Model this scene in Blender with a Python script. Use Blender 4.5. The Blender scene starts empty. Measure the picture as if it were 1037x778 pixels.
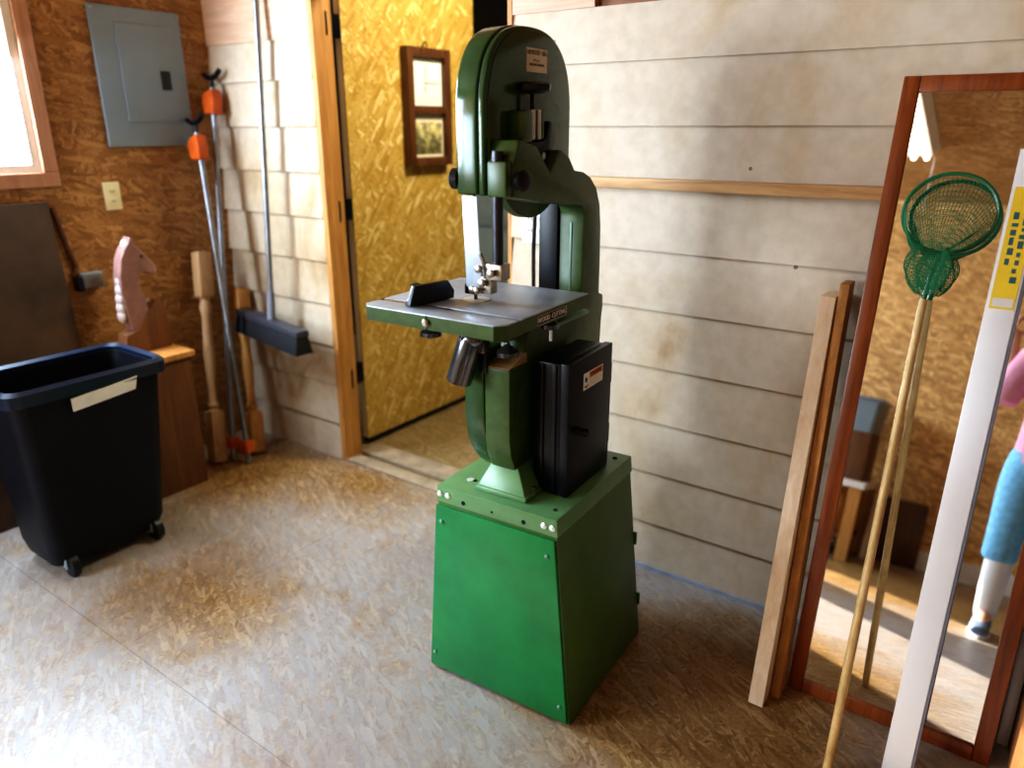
import bpy, bmesh, math, random
from mathutils import Vector, Matrix
C = bpy.context.scene.collection
PI = math.pi
R = math.radians

# ------------------------------------------------------------------ materials
def new_mat(name):
    m = bpy.data.materials.new(name); m.use_nodes = True
    nt = m.node_tree; b = nt.nodes['Principled BSDF']
    return m, nt, b

def nd(nt, t, **kw):
    n = nt.nodes.new(t)
    for k, v in kw.items():
        if k in n.inputs: n.inputs[k].default_value = v
        else: setattr(n, k, v)
    return n

def ramp(nt, src, stops):
    r = nt.nodes.new('ShaderNodeValToRGB')
    el = r.color_ramp.elements
    while len(el) < len(stops): el.new(0.5)
    for e, (p, c) in zip(el, stops):
        e.position = p; e.color = (*c, 1)
    nt.links.new(src, r.inputs[0])
    return r.outputs[0]

def mix(nt, a, b, fac, mode='MIX'):
    m = nt.nodes.new('ShaderNodeMix'); m.data_type = 'RGBA'; m.blend_type = mode
    for i, s in ((0, fac), (6, a), (7, b)):
        if isinstance(s, (int, float)): m.inputs[i].default_value = s
        elif isinstance(s, tuple): m.inputs[i].default_value = (*s, 1)
        else: nt.links.new(s, m.inputs[i])
    return m.outputs[2]

def plain(name, col, rough=0.5, metal=0.0, var=0.25, scale=18.0, bump=0.0, spec=0.5):
    m, nt, b = new_mat(name)
    tc = nd(nt, 'ShaderNodeTexCoord')
    n = nd(nt, 'ShaderNodeTexNoise', Scale=scale, Detail=5.0, Roughness=0.6)
    nt.links.new(tc.outputs['Object'], n.inputs['Vector'])
    lo = tuple(c * (1 - var) for c in col); hi = tuple(min(1, c * (1 + var)) for c in col)
    nt.links.new(ramp(nt, n.outputs[0], [(0.3, lo), (0.7, hi)]), b.inputs['Base Color'])
    b.inputs['Roughness'].default_value = rough; b.inputs['Metallic'].default_value = metal
    b.inputs['Specular IOR Level'].default_value = spec
    if bump:
        bp = nd(nt, 'ShaderNodeBump', Strength=bump, Distance=0.002)
        nt.links.new(n.outputs[0], bp.inputs['Height']); nt.links.new(bp.outputs[0], b.inputs['Normal'])
    return m

def wood(name, dark, light, axis='Z', scale=14.0, rough=0.55, stretch=0.08):
    m, nt, b = new_mat(name)
    tc = nd(nt, 'ShaderNodeTexCoord'); mp = nd(nt, 'ShaderNodeMapping')
    s = [scale] * 3; s['XYZ'.index(axis)] = scale * stretch
    mp.inputs['Scale'].default_value = s
    nt.links.new(tc.outputs['Object'], mp.inputs[0])
    n = nd(nt, 'ShaderNodeTexNoise', Scale=3.0, Detail=6.0, Roughness=0.65, Distortion=0.6)
    nt.links.new(mp.outputs[0], n.inputs['Vector'])
    nt.links.new(ramp(nt, n.outputs[0], [(0.3, dark), (0.68, light)]), b.inputs['Base Color'])
    b.inputs['Roughness'].default_value = rough
    bp = nd(nt, 'ShaderNodeBump', Strength=0.15, Distance=0.002)
    nt.links.new(n.outputs[0], bp.inputs['Height']); nt.links.new(bp.outputs[0], b.inputs['Normal'])
    return m

def osb(name, plane, stops, dust=None, rough=0.55, sc=1.0, contrast=1.0, seams=None, spec=0.5, angs=(20, 75, 135, -10)):
    """oriented strand board: three layers of stretched voronoi flakes"""
    m, nt, b = new_mat(name)
    tc = nd(nt, 'ShaderNodeTexCoord'); sp = nd(nt, 'ShaderNodeSeparateXYZ'); cb = nd(nt, 'ShaderNodeCombineXYZ')
    nt.links.new(tc.outputs['Object'], sp.inputs[0])
    a, c = plane
    nt.links.new(sp.outputs['XYZ'.index(a)], cb.inputs[0]); nt.links.new(sp.outputs['XYZ'.index(c)], cb.inputs[1])
    nz = nd(nt, 'ShaderNodeTexNoise', Scale=7.0, Detail=2.0)
    nt.links.new(cb.outputs[0], nz.inputs['Vector'])
    vm = nd(nt, 'ShaderNodeVectorMath', operation='MULTIPLY_ADD')
    nt.links.new(nz.outputs['Color'], vm.inputs[0]); vm.inputs[1].default_value = (0.02,) * 3
    nt.links.new(cb.outputs[0], vm.inputs[2])
    cols = []; rnd = []
    for ang, s in zip(angs, (1.0, 1.15, 0.9, 1.25)):
        mp = nd(nt, 'ShaderNodeMapping'); mp.vector_type = 'TEXTURE'
        mp.inputs['Rotation'].default_value = (0, 0, R(ang))
        mp.inputs['Scale'].default_value = (0.062 * sc * s, 0.014 * sc * s, 1)
        mp.inputs['Location'].default_value = (ang * 0.013, ang * 0.007, 0)
        nt.links.new(vm.outputs[0], mp.inputs[0])
        v = nd(nt, 'ShaderNodeTexVoronoi', Scale=1.0, Randomness=1.0)
        nt.links.new(mp.outputs[0], v.inputs['Vector'])
        sc_ = nd(nt, 'ShaderNodeSeparateColor'); nt.links.new(v.outputs['Color'], sc_.inputs[0])
        cols.append(ramp(nt, sc_.outputs[0], stops)); rnd.append(sc_.outputs[1])
    out = cols[0]
    for k in (1, 2, 3):
        st = nd(nt, 'ShaderNodeMath', operation='GREATER_THAN'); st.inputs[1].default_value = 0.55
        nt.links.new(rnd[k], st.inputs[0])
        out = mix(nt, out, cols[k], st.outputs[0])
    fine = nd(nt, 'ShaderNodeTexNoise', Scale=90.0, Detail=3.0); nt.links.new(cb.outputs[0], fine.inputs['Vector'])
    out = mix(nt, out, ramp(nt, fine.outputs[0], [(0.35, (0.72, 0.72, 0.72)), (0.6, (1.05, 1.05, 1.05))]), 0.7 * contrast, 'MULTIPLY')
    if dust:
        col, lo, hi, scl, spots = dust
        dn = nd(nt, 'ShaderNodeTexNoise', Scale=scl, Detail=6.0, Roughness=0.62)
        nt.links.new(cb.outputs[0], dn.inputs['Vector'])
        f = nd(nt, 'ShaderNodeMapRange'); f.inputs['From Min'].default_value = lo; f.inputs['From Max'].default_value = hi
        nt.links.new(dn.outputs[0], f.inputs[0])
        fac = f.outputs[0]
        for (x, y, r0, r1, sx) in spots:      # areas of thinner dust; by bin and saw it paints their shadows
            d = nd(nt, 'ShaderNodeVectorMath', operation='SUBTRACT'); d.inputs[1].default_value = (x, y, 0)
            nt.links.new(vm.outputs[0], d.inputs[0])
            d2 = nd(nt, 'ShaderNodeVectorMath', operation='MULTIPLY'); d2.inputs[1].default_value = (1 / sx, 1, 0)
            nt.links.new(d.outputs[0], d2.inputs[0])
            ln = nd(nt, 'ShaderNodeVectorMath', operation='LENGTH'); nt.links.new(d2.outputs[0], ln.inputs[0])
            wob = nd(nt, 'ShaderNodeMath', operation='MULTIPLY_ADD'); nt.links.new(dn.outputs[0], wob.inputs[0])
            wob.inputs[1].default_value = 0.3; nt.links.new(ln.outputs['Value'], wob.inputs[2])
            mr = nd(nt, 'ShaderNodeMapRange'); mr.inputs['From Min'].default_value = r0 + 0.15; mr.inputs['From Max'].default_value = r1 + 0.15
            nt.links.new(wob.outputs[0], mr.inputs[0])
            ml = nd(nt, 'ShaderNodeMath', operation='MULTIPLY'); nt.links.new(fac, ml.inputs[0]); nt.links.new(mr.outputs[0], ml.inputs[1])
            fac = ml.outputs[0]
        dustc = mix(nt, col, out, 0.34)
        fl_ = nd(nt, 'ShaderNodeMapRange'); nt.links.new(rnd[3], fl_.inputs[0]); fl_.inputs['To Min'].default_value = 0.66; fl_.inputs['To Max'].default_value = 1.0
        ff = nd(nt, 'ShaderNodeMath', operation='MULTIPLY'); nt.links.new(fac, ff.inputs[0]); nt.links.new(fl_.outputs[0], ff.inputs[1])
        out = mix(nt, out, dustc, ff.outputs[0])
    for (axis, at_, lo_, hi_) in (seams or ()):     # butt joints between the sheets
        def cmp(src, val, op, w=0.0):
            q = nd(nt, 'ShaderNodeMath', operation=op); nt.links.new(src, q.inputs[0]); q.inputs[1].default_value = val
            if op == 'COMPARE': q.inputs[2].default_value = w
            return q.outputs[0]
        i_ = 'XYZ'.index(axis); o_ = 1 - i_
        a1 = cmp(sp.outputs[i_], at_, 'COMPARE', 0.0016); a2 = cmp(sp.outputs[o_], lo_, 'GREATER_THAN'); a3 = cmp(sp.outputs[o_], hi_, 'LESS_THAN')
        m1 = nd(nt, 'ShaderNodeMath', operation='MULTIPLY'); nt.links.new(a1, m1.inputs[0]); nt.links.new(a2, m1.inputs[1])
        m2 = nd(nt, 'ShaderNodeMath', operation='MULTIPLY'); nt.links.new(m1.outputs[0], m2.inputs[0]); nt.links.new(a3, m2.inputs[1])
        m3 = nd(nt, 'ShaderNodeMath', operation='MULTIPLY'); nt.links.new(m2.outputs[0], m3.inputs[0]); m3.inputs[1].default_value = 0.4
        out = mix(nt, out, (0.05, 0.03, 0.018), m3.outputs[0])
    nt.links.new(out, b.inputs['Base Color'])
    b.inputs['Roughness'].default_value = rough
    b.inputs['Specular IOR Level'].default_value = spec
    bp = nd(nt, 'ShaderNodeBump', Strength=0.25, Distance=0.002)
    nt.links.new(fine.outputs[0], bp.inputs['Height']); nt.links.new(bp.outputs[0], b.inputs['Normal'])
    return m

def siding_mat():
    m, nt, b = new_mat('painted_siding')
    tc = nd(nt, 'ShaderNodeTexCoord')
    n1 = nd(nt, 'ShaderNodeTexNoise', Scale=2.2, Detail=5.0, Roughness=0.55, Distortion=0.8)
    mp = nd(nt, 'ShaderNodeMapping'); mp.inputs['Scale'].default_value = (1.3, 1, 0.75)
    nt.links.new(tc.outputs['Object'], mp.inputs[0]); nt.links.new(mp.outputs[0], n1.inputs['Vector'])
    st = ramp(nt, n1.outputs[0], [(0.46, (0.60, 0.505, 0.395)), (0.60, (0.56, 0.44, 0.305)), (0.70, (0.42, 0.28, 0.15))])
    n2 = nd(nt, 'ShaderNodeTexNoise', Scale=26.0, Detail=4.0); nt.links.new(tc.outputs['Object'], n2.inputs['Vector'])
    c = mix(nt, st, ramp(nt, n2.outputs[0], [(0.3, (0.86, 0.84, 0.82)), (0.65, (1, 1, 1))]), 0.8, 'MULTIPLY')
    v = nd(nt, 'ShaderNodeTexVoronoi', Scale=7.0); nt.links.new(tc.outputs['Object'], v.inputs['Vector'])
    k = nd(nt, 'ShaderNodeMath', operation='LESS_THAN'); k.inputs[1].default_value = 0.045; nt.links.new(v.outputs['Distance'], k.inputs[0])
    c = mix(nt, c, (0.22, 0.13, 0.08), k.outputs[0])
    nt.links.new(c, b.inputs['Base Color']); b.inputs['Roughness'].default_value = 0.5
    bp = nd(nt, 'ShaderNodeBump', Strength=0.12, Distance=0.003)
    nt.links.new(n2.outputs[0], bp.inputs['Height']); nt.links.new(bp.outputs[0], b.inputs['Normal'])
    return m

def glass_mat(name, tint=(1, 1, 1), gloss=0.08):
    m, nt, b = new_mat(name)
    nt.nodes.remove(b); out = nt.nodes['Material Output']
    t = nd(nt, 'ShaderNodeBsdfTransparent'); t.inputs[0].default_value = (*tint, 1)
    g = nd(nt, 'ShaderNodeBsdfGlossy'); g.inputs['Roughness'].default_value = 0.02
    mx = nd(nt, 'ShaderNodeMixShader'); mx.inputs[0].default_value = gloss
    nt.links.new(t.outputs[0], mx.inputs[1]); nt.links.new(g.outputs[0], mx.inputs[2]); nt.links.new(mx.outputs[0], out.inputs[0])
    return m

OSB_WARM = [(0.0, (0.25, 0.115, 0.036)), (0.35, (0.33, 0.160, 0.052)), (0.7, (0.40, 0.205, 0.072)), (1.0, (0.50, 0.285, 0.115))]
OSB_YEL = [(0.0, (0.46, 0.275, 0.060)), (0.35, (0.56, 0.365, 0.095)), (0.75, (0.62, 0.42, 0.125)), (1.0, (0.80, 0.63, 0.29))]
OSB_FLOOR = [(0.0, (0.21, 0.115, 0.040)), (0.35, (0.28, 0.165, 0.062)), (0.75, (0.33, 0.20, 0.080)), (1.0, (0.42, 0.28, 0.135))]
M = {}
M['osb_left'] = osb('osb_left', 'YZ', OSB_WARM)
OSB_LIT = [(q, (min(1, c[0]*1.9), min(1, c[1]*2.2), min(1, c[2]*2.4))) for q, c in OSB_WARM]  # board colours raised so the front wall looks strongly lit
M['osb_front'] = osb('osb_front', 'XZ', OSB_LIT)
M['osb_ceiling'] = osb('osb_ceiling', 'XY', OSB_WARM)
M['osb_door'] = osb('osb_door', 'YZ', OSB_YEL, rough=0.4, angs=(20, 100, 140, 55), contrast=0.7)
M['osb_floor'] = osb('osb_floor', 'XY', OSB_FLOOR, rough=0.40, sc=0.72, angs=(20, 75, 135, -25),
    dust=((0.41, 0.425, 0.455), 0.20, 0.46, 4.0, [(-2.05, 1.14, 0.05, 0.38, 1.15), (-0.50, 1.62, 0.28, 0.56, 1.15), (-2.85, 1.85, 0.2, 0.6, 1.0), (-2.3, 2.05, 0.05, 0.4, 1.3), (-.5, -.55, .5, 1.1, 2.2)]),  # spots beside bin and saw brown the floor as their cast shadows
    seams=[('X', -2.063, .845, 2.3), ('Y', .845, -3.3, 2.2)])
M['osb_floor_far'] = osb('osb_floor_far', 'XY', [(0.0, (0.25, 0.17, 0.075)), (0.5, (0.30, 0.215, 0.10)), (1.0, (0.36, 0.27, 0.14))], rough=0.6)
M['siding'] = siding_mat()
M['raw_wood'] = wood('raw_wood', (0.74, 0.55, 0.38), (0.88, 0.73, 0.55))
M['raw_wood_x'] = wood('raw_wood_x', (0.42, 0.22, 0.09), (0.70, 0.45, 0.22), 'X')
M['orange_wood'] = wood('orange_wood', (0.38, 0.17, 0.045), (0.62, 0.33, 0.11))
M['pink_wood'] = wood('pink_wood', (0.52, 0.33, 0.22), (0.68, 0.47, 0.34), 'X')
M['brown_wood'] = wood('brown_wood', (0.16, 0.055, 0.02), (0.30, 0.12, 0.045), 'X')
M['box_wood'] = wood('box_wood', (0.10, 0.036, 0.012), (0.19, 0.078, 0.026))
M['red_wood'] = wood('red_wood', (0.15, 0.034, 0.008), (0.32, 0.085, 0.02), rough=0.3)
M['walnut'] = wood('walnut', (0.07, 0.025, 0.01), (0.18, 0.075, 0.03), rough=0.35)
M['bamboo'] = wood('bamboo', (0.50, 0.32, 0.12), (0.74, 0.54, 0.26), rough=0.4)
M['spindle_wood'] = wood('spindle_wood', (0.40, 0.23, 0.11), (0.56, 0.37, 0.20))
M['window_trim'] = wood('window_trim', (0.40, 0.20, 0.12), (0.55, 0.32, 0.20))
M['casting'] = plain('casting_green', (0.050, 0.095, 0.022), 0.34, var=0.22, scale=30, bump=0.1)
M['guard_green'] = plain('guard_green', (0.036, 0.085, 0.030), 0.13, var=0.15, scale=12)
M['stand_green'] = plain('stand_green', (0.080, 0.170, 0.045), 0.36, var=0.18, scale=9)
M['cap_green'] = plain('cap_green', (0.13, 0.27, 0.12), 0.3, var=0.15, scale=9)  # stand green made paler to paint in the sky reflection
M['panel_green'] = plain('panel_green', (0.012, 0.21, 0.062), 0.33, var=0.2, scale=6)
M['light_green'] = plain('light_green', (0.14, 0.28, 0.19), 0.35, var=0.2)
M['steel'] = plain('steel', (0.42, 0.38, 0.33), 0.38, 1.0, var=0.12, scale=40)
M['table_steel'] = plain('table_steel', (0.40, 0.44, 0.50), 0.33, 0.2, var=0.25, scale=9)
M['insert'] = plain('insert', (0.85, 0.87, 0.88), 0.3, 0.3, var=0.05)
M['alu_guard'] = plain('alu_guard', (0.62, 0.74, 0.88), 0.25, 0.3, var=0.06)
M['black_plastic'] = plain('black_plastic', (0.008, 0.008, 0.011), 0.4, var=0.3)
M['black_metal'] = plain('black_metal', (0.004, 0.005, 0.010), 0.34, var=0.3, spec=0.35)
M['gloss_black'] = plain('gloss_black', (0.16, 0.165, 0.18), 0.2, 0.85, var=0.2)
M['post'] = plain('post_steel', (0.06, 0.06, 0.075), 0.35, 0.6, var=0.2)
M['white_bolt'] = plain('white_bolt', (0.75, 0.80, 0.74), 0.3, 0.3, var=0.1)
M['hole'] = plain('hole_dark', (0.006, 0.008, 0.006), 0.9, var=0.1)
M['paper'] = plain('paper', (0.78, 0.70, 0.55), 0.7, var=0.08)
M['white_paper'] = plain('white_paper', (0.86, 0.85, 0.80), 0.7, var=0.06)
M['ink'] = plain('ink', (0.04, 0.03, 0.02), 0.7, var=0.1)
M['warn_orange'] = plain('warn_orange', (0.75, 0.22, 0.02), 0.6, var=0.1)
M['bin'] = plain('bin_plastic', (0.004, 0.0045, 0.009), 0.5, var=0.25, bump=0.1, spec=0.3)
M['bin_rim'] = plain('bin_rim', (0.008, 0.016, 0.04), 0.3, var=0.2)
M['panel_grey'] = plain('panel_grey', (0.24, 0.30, 0.35), 0.45, var=0.08, scale=4)
M['ivory'] = plain('ivory', (0.72, 0.66, 0.44), 0.45, var=0.06)
M['plate_white'] = plain('plate_white', (0.74, 0.70, 0.66), 0.45, var=0.06)
M['clamp_orange'] = plain('clamp_orange', (0.55, 0.11, 0.015), 0.4, var=0.2)
M['pipe'] = plain('pipe', (0.30, 0.31, 0.34), 0.38, 0.9, var=0.15)
M['broom_grey'] = plain('broom_grey', (0.24, 0.25, 0.30), 0.35, var=0.1)
M['block_dark'] = plain('block_dark', (0.06, 0.062, 0.08), 0.4, var=0.15)
M['bristle'] = plain('bristle', (0.012, 0.012, 0.016), 0.8, var=0.4, scale=120)
M['dark_ply'] = plain('dark_ply', (0.075, 0.045, 0.026), 0.7, var=0.35, scale=5)
M['horse'] = plain('horse', (0.27, 0.15, 0.13), 0.45, var=0.25, scale=14)
M['mane_white'] = plain('mane_white', (0.46, 0.38, 0.37), 0.5, var=0.15)
M['far_grey'] = plain('far_grey', (0.17, 0.20, 0.17), 0.5, var=0.12)
M['far_dark'] = plain('far_dark', (0.03, 0.022, 0.015), 0.9, var=0.3)
M['net_green'] = plain('net_green', (0.02, 0.22, 0.09), 0.5, var=0.15)
M['net_hoop'] = plain('net_hoop', (0.02, 0.15, 0.06), 0.4, var=0.15)
M['white_alu'] = plain('white_alu', (0.86, 0.87, 0.90), 0.35, 0.1, var=0.03, scale=5)
M['grey_edge'] = plain('grey_edge', (0.22, 0.22, 0.26), 0.4, 0.2, var=0.1)
M['yellow'] = plain('yellow', (0.85, 0.62, 0.05), 0.5, var=0.06)
M['dk_green_ink'] = plain('dk_green_ink', (0.05, 0.14, 0.15), 0.6, var=0.1)
M['worn_tan'] = plain('worn_tan', (0.34, 0.20, 0.09), 0.5, var=0.15)
M['cardboard'] = plain('cardboard', (0.34, 0.15, 0.055), 0.75, var=0.15, scale=8)
M['blue_strip'] = plain('blue_strip', (0.34, 0.37, 0.45), 0.5, var=0.2)
M['sill'] = plain('sill', (0.36, 0.29, 0.21), 0.7, var=0.3, scale=9)
M['concrete_white'] = plain('white_melamine', (0.82, 0.80, 0.76), 0.5, var=0.05)
M['skin'] = plain('skin', (0.70, 0.42, 0.30), 0.5, var=0.06)
M['pink'] = plain('pink_cloth', (0.76, 0.36, 0.48), 0.8, var=0.08)
M['denim'] = plain('denim', (0.22, 0.50, 0.74), 0.8, var=0.18, scale=40)
M['hair'] = plain('hair', (0.06, 0.03, 0.015), 0.6, var=0.3)
M['shoe'] = plain('shoe', (0.16, 0.22, 0.32), 0.6, var=0.2)
M['sole'] = plain('sole', (0.75, 0.75, 0.78), 0.6, var=0.05)
M['navy'] = plain('navy', (0.03, 0.03, 0.08), 0.6, var=0.1)
M['glass'] = glass_mat('window_glass')
M['pic_glass'] = glass_mat('picture_glass', (0.97, 1, 0.97), 0.05)
m, nt, b = new_mat('mirror_glass')
tc = nd(nt, 'ShaderNodeTexCoord'); n = nd(nt, 'ShaderNodeTexNoise', Scale=3.0); nt.links.new(tc.outputs['Object'], n.inputs['Vector'])
nt.links.new(ramp(nt, n.outputs[0], [(0.3, (0.93, 0.94, 0.93)), (0.7, (0.95, 0.96, 0.95))]), b.inputs['Base Color'])
b.inputs['Metallic'].default_value = 1; b.inputs['Roughness'].default_value = 0.0
M['mirror'] = m
def emit(name, col, s):
    m, nt, b = new_mat(name)
    b.inputs['Base Color'].default_value = (*col, 1); b.inputs['Emission Color'].default_value = (*col, 1); b.inputs['Emission Strength'].default_value = s
    return m
M['tube'] = emit('tube_glow', (1.0, 0.93, 0.80), 2.1)
# old photograph: sky, pale figures, dark ground
m, nt, b = new_mat('old_photo')
tc = nd(nt, 'ShaderNodeTexCoord'); sp = nd(nt, 'ShaderNodeSeparateXYZ'); nt.links.new(tc.outputs['Object'], sp.inputs[0])
n = nd(nt, 'ShaderNodeTexNoise', Scale=28.0, Detail=4.0); nt.links.new(tc.outputs['Object'], n.inputs['Vector'])
mr = nd(nt, 'ShaderNodeMapRange'); mr.inputs['From Min'].default_value = 1.37; mr.inputs['From Max'].default_value = 1.55; nt.links.new(sp.outputs[2], mr.inputs[0])
g = ramp(nt, mr.outputs[0], [(0.0, (0.16, 0.14, 0.07)), (0.35, (0.24, 0.22, 0.12)), (0.7, (0.42, 0.38, 0.22)), (1.0, (0.62, 0.55, 0.38))])
nt.links.new(mix(nt, g, ramp(nt, n.outputs[0], [(0.45, (0.45, 0.45, 0.4)), (0.62, (1.9, 1.8, 1.5))]), 0.8, 'MULTIPLY'), b.inputs['Base Color'])
M['old_photo'] = m

# ------------------------------------------------------------------ mesh helpers
class MB:
    def __init__(s): s.bm = bmesh.new()
    def _t(s, vs, mat):
        if mat is not None: bmesh.ops.transform(s.bm, matrix=mat, verts=vs)
        return vs
    def box(s, lo, hi, mat=None):
        x0, y0, z0 = lo; x1, y1, z1 = hi
        v = [s.bm.verts.new(p) for p in ((x0,y0,z0),(x1,y0,z0),(x1,y1,z0),(x0,y1,z0),(x0,y0,z1),(x1,y0,z1),(x1,y1,z1),(x0,y1,z1))]
        for f in ((0,3,2,1),(4,5,6,7),(0,1,5,4),(1,2,6,5),(2,3,7,6),(3,0,4,7)): s.bm.faces.new([v[i] for i in f])
        return s._t(v, mat)
    def hexa(s, bot, top):      # two quads of four points
        v = [s.bm.verts.new(p) for p in list(bot) + list(top)]
        for f in ((0,3,2,1),(4,5,6,7),(0,1,5,4),(1,2,6,5),(2,3,7,6),(3,0,4,7)): s.bm.faces.new([v[i] for i in f])
        return v
    def prism(s, pts, axis, a, b, mat=None):
        # pts: 2-D outline in the two axes other than `axis` (in x,y,z order)
        def P(p, t):
            if axis == 'x': return (t, p[0], p[1])
            if axis == 'y': return (p[0], t, p[1])
            return (p[0], p[1], t)
        A = [s.bm.verts.new(P(p, a)) for p in pts]; B = [s.bm.verts.new(P(p, b)) for p in pts]
        s.bm.faces.new(A[::-1]); s.bm.faces.new(B)
        for i in range(len(pts)):
            j = (i + 1) % len(pts); s.bm.faces.new([A[i], A[j], B[j], B[i]])
        return s._t(A + B, mat)
    def cyl(s, p0, p1, r0, r1=None, n=20, caps=True):
        r1 = r0 if r1 is None else r1
        p0 = Vector(p0); p1 = Vector(p1); d = (p1 - p0).normalized()
        a = d.orthogonal().normalized(); c = d.cross(a)
        A = []; B = []
        for i in range(n):
            t = 2 * PI * i / n; o = a * math.cos(t) + c * math.sin(t)
            A.append(s.bm.verts.new(p0 + o * r0)); B.append(s.bm.verts.new(p1 + o * r1))
        for i in range(n):
            j = (i + 1) % n; s.bm.faces.new([A[i], A[j], B[j], B[i]])
        if caps: s.bm.faces.new(A[::-1]); s.bm.faces.new(B)
        return A + B
    def lathe(s, prof, p0, d, n=24):   # prof: (distance along d, radius)
        p0 = Vector(p0); d = Vector(d).normalized(); a = d.orthogonal().normalized(); c = d.cross(a)
        rings = []
        for (h, r) in prof:
            rings.append([s.bm.verts.new(p0 + d * h + (a * math.cos(2*PI*i/n) + c * math.sin(2*PI*i/n)) * max(r, 1e-4)) for i in range(n)])
        for q in range(len(rings) - 1):
            for i in range(n):
                j = (i + 1) % n; s.bm.faces.new([rings[q][i], rings[q][j], rings[q+1][j], rings[q+1][i]])
        s.bm.faces.new(rings[0][::-1]); s.bm.faces.new(rings[-1])
    def tube(s, path, r, n=10, closed=False):
        pts = [Vector(p) for p in path]; rings = []
        m_ = len(pts); up = None
        for k, p in enumerate(pts):
            if closed: d = pts[(k+1) % m_] - pts[k-1]
            else: d = pts[min(k+1, m_-1)] - pts[max(k-1, 0)]
            d.normalize()
            if up is None: up = d.orthogonal().normalized()
            a = (up - d * up.dot(d)).normalized(); up = a; c = d.cross(a)
            rr = r[k] if isinstance(r, (list, tuple)) else r
            rings.append([s.bm.verts.new(p + (a * math.cos(2*PI*i/n) + c * math.sin(2*PI*i/n)) * rr) for i in range(n)])
        q = len(rings) if closed else len(rings) - 1
        for k in range(q):
            A = rings[k]; B = rings[(k+1) % len(rings)]
            for i in range(n):
                j = (i + 1) % n; s.bm.faces.new([A[i], A[j], B[j], B[i]])
        if not closed: s.bm.faces.new(rings[0][::-1]); s.bm.faces.new(rings[-1])
    def ball(s, c, r, sc=(1,1,1), n=16):
        g = bmesh.ops.create_uvsphere(s.bm, u_segments=n, v_segments=n//2+2, radius=r)
        bmesh.ops.transform(s.bm, matrix=Matrix.Translation(c) @ Matrix.Diagonal((*sc, 1)), verts=g['verts'])
    def build(s, name, mat, parent=None, bevel=0.0, seg=2, smooth=True, loc=None, mats=None):
        bm = s.bm
        bmesh.ops.recalc_face_normals(bm, faces=bm.faces[:])
        if bevel:
            es = [e for e in bm.edges if len(e.link_faces) == 2 and e.calc_face_angle(0) > 0.6]
            bmesh.ops.bevel(bm, geom=es, offset=bevel, segments=seg, profile=0.6, affect='EDGES', clamp_overlap=True)
        if loc is not None: bmesh.ops.translate(bm, vec=-Vector(loc), verts=bm.verts[:])
        me = bpy.data.meshes.new(name); bm.to_mesh(me); bm.free()
        if smooth:
            me.polygons.foreach_set('use_smooth', [True] * len(me.polygons))
            me.set_sharp_from_angle(angle=R(38))
        o = bpy.data.objects.new(name, me); C.objects.link(o)
        me.materials.append(M[mat] if isinstance(mat, str) else mat)
        if loc is not None: o.location = loc
        if parent is not None: o.parent = parent
        return o

def mesh_from_text(s, size, extrude=0.0004, align='CENTER'):
    cu = bpy.data.curves.new('t', 'FONT'); cu.body = s; cu.size = size; cu.extrude = extrude
    cu.align_x = align; cu.align_y = 'CENTER'; cu.resolution_u = 3
    o = bpy.data.objects.new('t', cu); C.objects.link(o)
    bpy.context.view_layer.update()
    me = bpy.data.meshes.new_from_object(o.evaluated_get(bpy.context.evaluated_depsgraph_get()))
    bpy.data.objects.remove(o); bpy.data.curves.remove(cu)
    return me
def text(name, s, size, mat, origin, xdir, ydir, parent, sx=1.0):
    me = mesh_from_text(s, size)
    x = Vector(xdir).normalized(); y = Vector(ydir).normalized(); z = x.cross(y)
    mt = Matrix((x, y, z)).transposed().to_4x4(); mt.translation = Vector(origin)
    me.transform(mt @ Matrix.Diagonal((sx, 1, 1, 1)))
    me.materials.clear(); me.materials.append(M[mat])
    o = bpy.data.objects.new(name, me); C.objects.link(o); o.parent = parent
    return o

def tag(o, label=None, cat=None, group=None, kind=None):
    if label: o['label'] = label
    if cat: o['category'] = cat
    if group: o['group'] = group
    if kind: o['kind'] = kind
    return o
def empty(name, label, cat, loc=(0,0,0), rz=0, group=None):
    o = bpy.data.objects.new(name, None); C.objects.link(o); o.empty_display_size = 0.05
    o.location = loc; o.rotation_euler = (0, 0, rz)
    return tag(o, label, cat, group)
def struct(mb, name, mat, label=None, cat=None, parent=None, **kw):
    o = mb.build(name, mat, parent, smooth=False, **kw)
    if parent is None: tag(o, label, cat, None, 'structure')
    return o

# ------------------------------------------------------------------ room
XL, XR, YR, YF, ZC = -3.25, 2.1, 2.18, -1.45, 2.42
JL, JR = -2.53, -1.555        # door opening
WT = 0.12
# lap siding on the rear wall (profile of boards, each lower edge thicker)
lines = [0.0, 0.182, 0.375, 0.561, 0.753, 0.944, 1.133, 1.32, 1.506, 1.69, 1.845]
def siding(mb, x0, x1, jag=0.0, side=0):
    random.seed(3)
    for i in range(len(lines) - 1):
        z0, z1 = lines[i], lines[i+1]
        a, b = x0, x1
        prof = [(YR + 0.10, z0), (YR - 0.012, z0), (YR - 0.012, z0 + 0.004), (YR + 0.003, z1 + 0.002), (YR + 0.10, z1 + 0.002)]
        mb.prism(prof, 'x', a, b)
mb = MB(); siding(mb, XL - 0.1, JL - 0.02); siding(mb, JR, XR + 0.1)
wall = struct(mb, 'wall_rear', 'siding', 'white painted lap siding wall stained with brown patches', 'wall')
mb = MB(); mb.box((XL, YR - 0.006, 1.847), (JL - 0.02, YR + 0.1, ZC)); mb.box((JR, YR - 0.004, 1.847), (-1.25, YR + 0.1, ZC))
struct(mb, 'trim_1', 'pink_wood', 'pale peach boards above the siding at the top of the rear wall', 'trim')
mb = MB(); mb.box((-1.248, YR + 0.02, 1.847), (XR, YR + 0.1, ZC))
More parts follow.
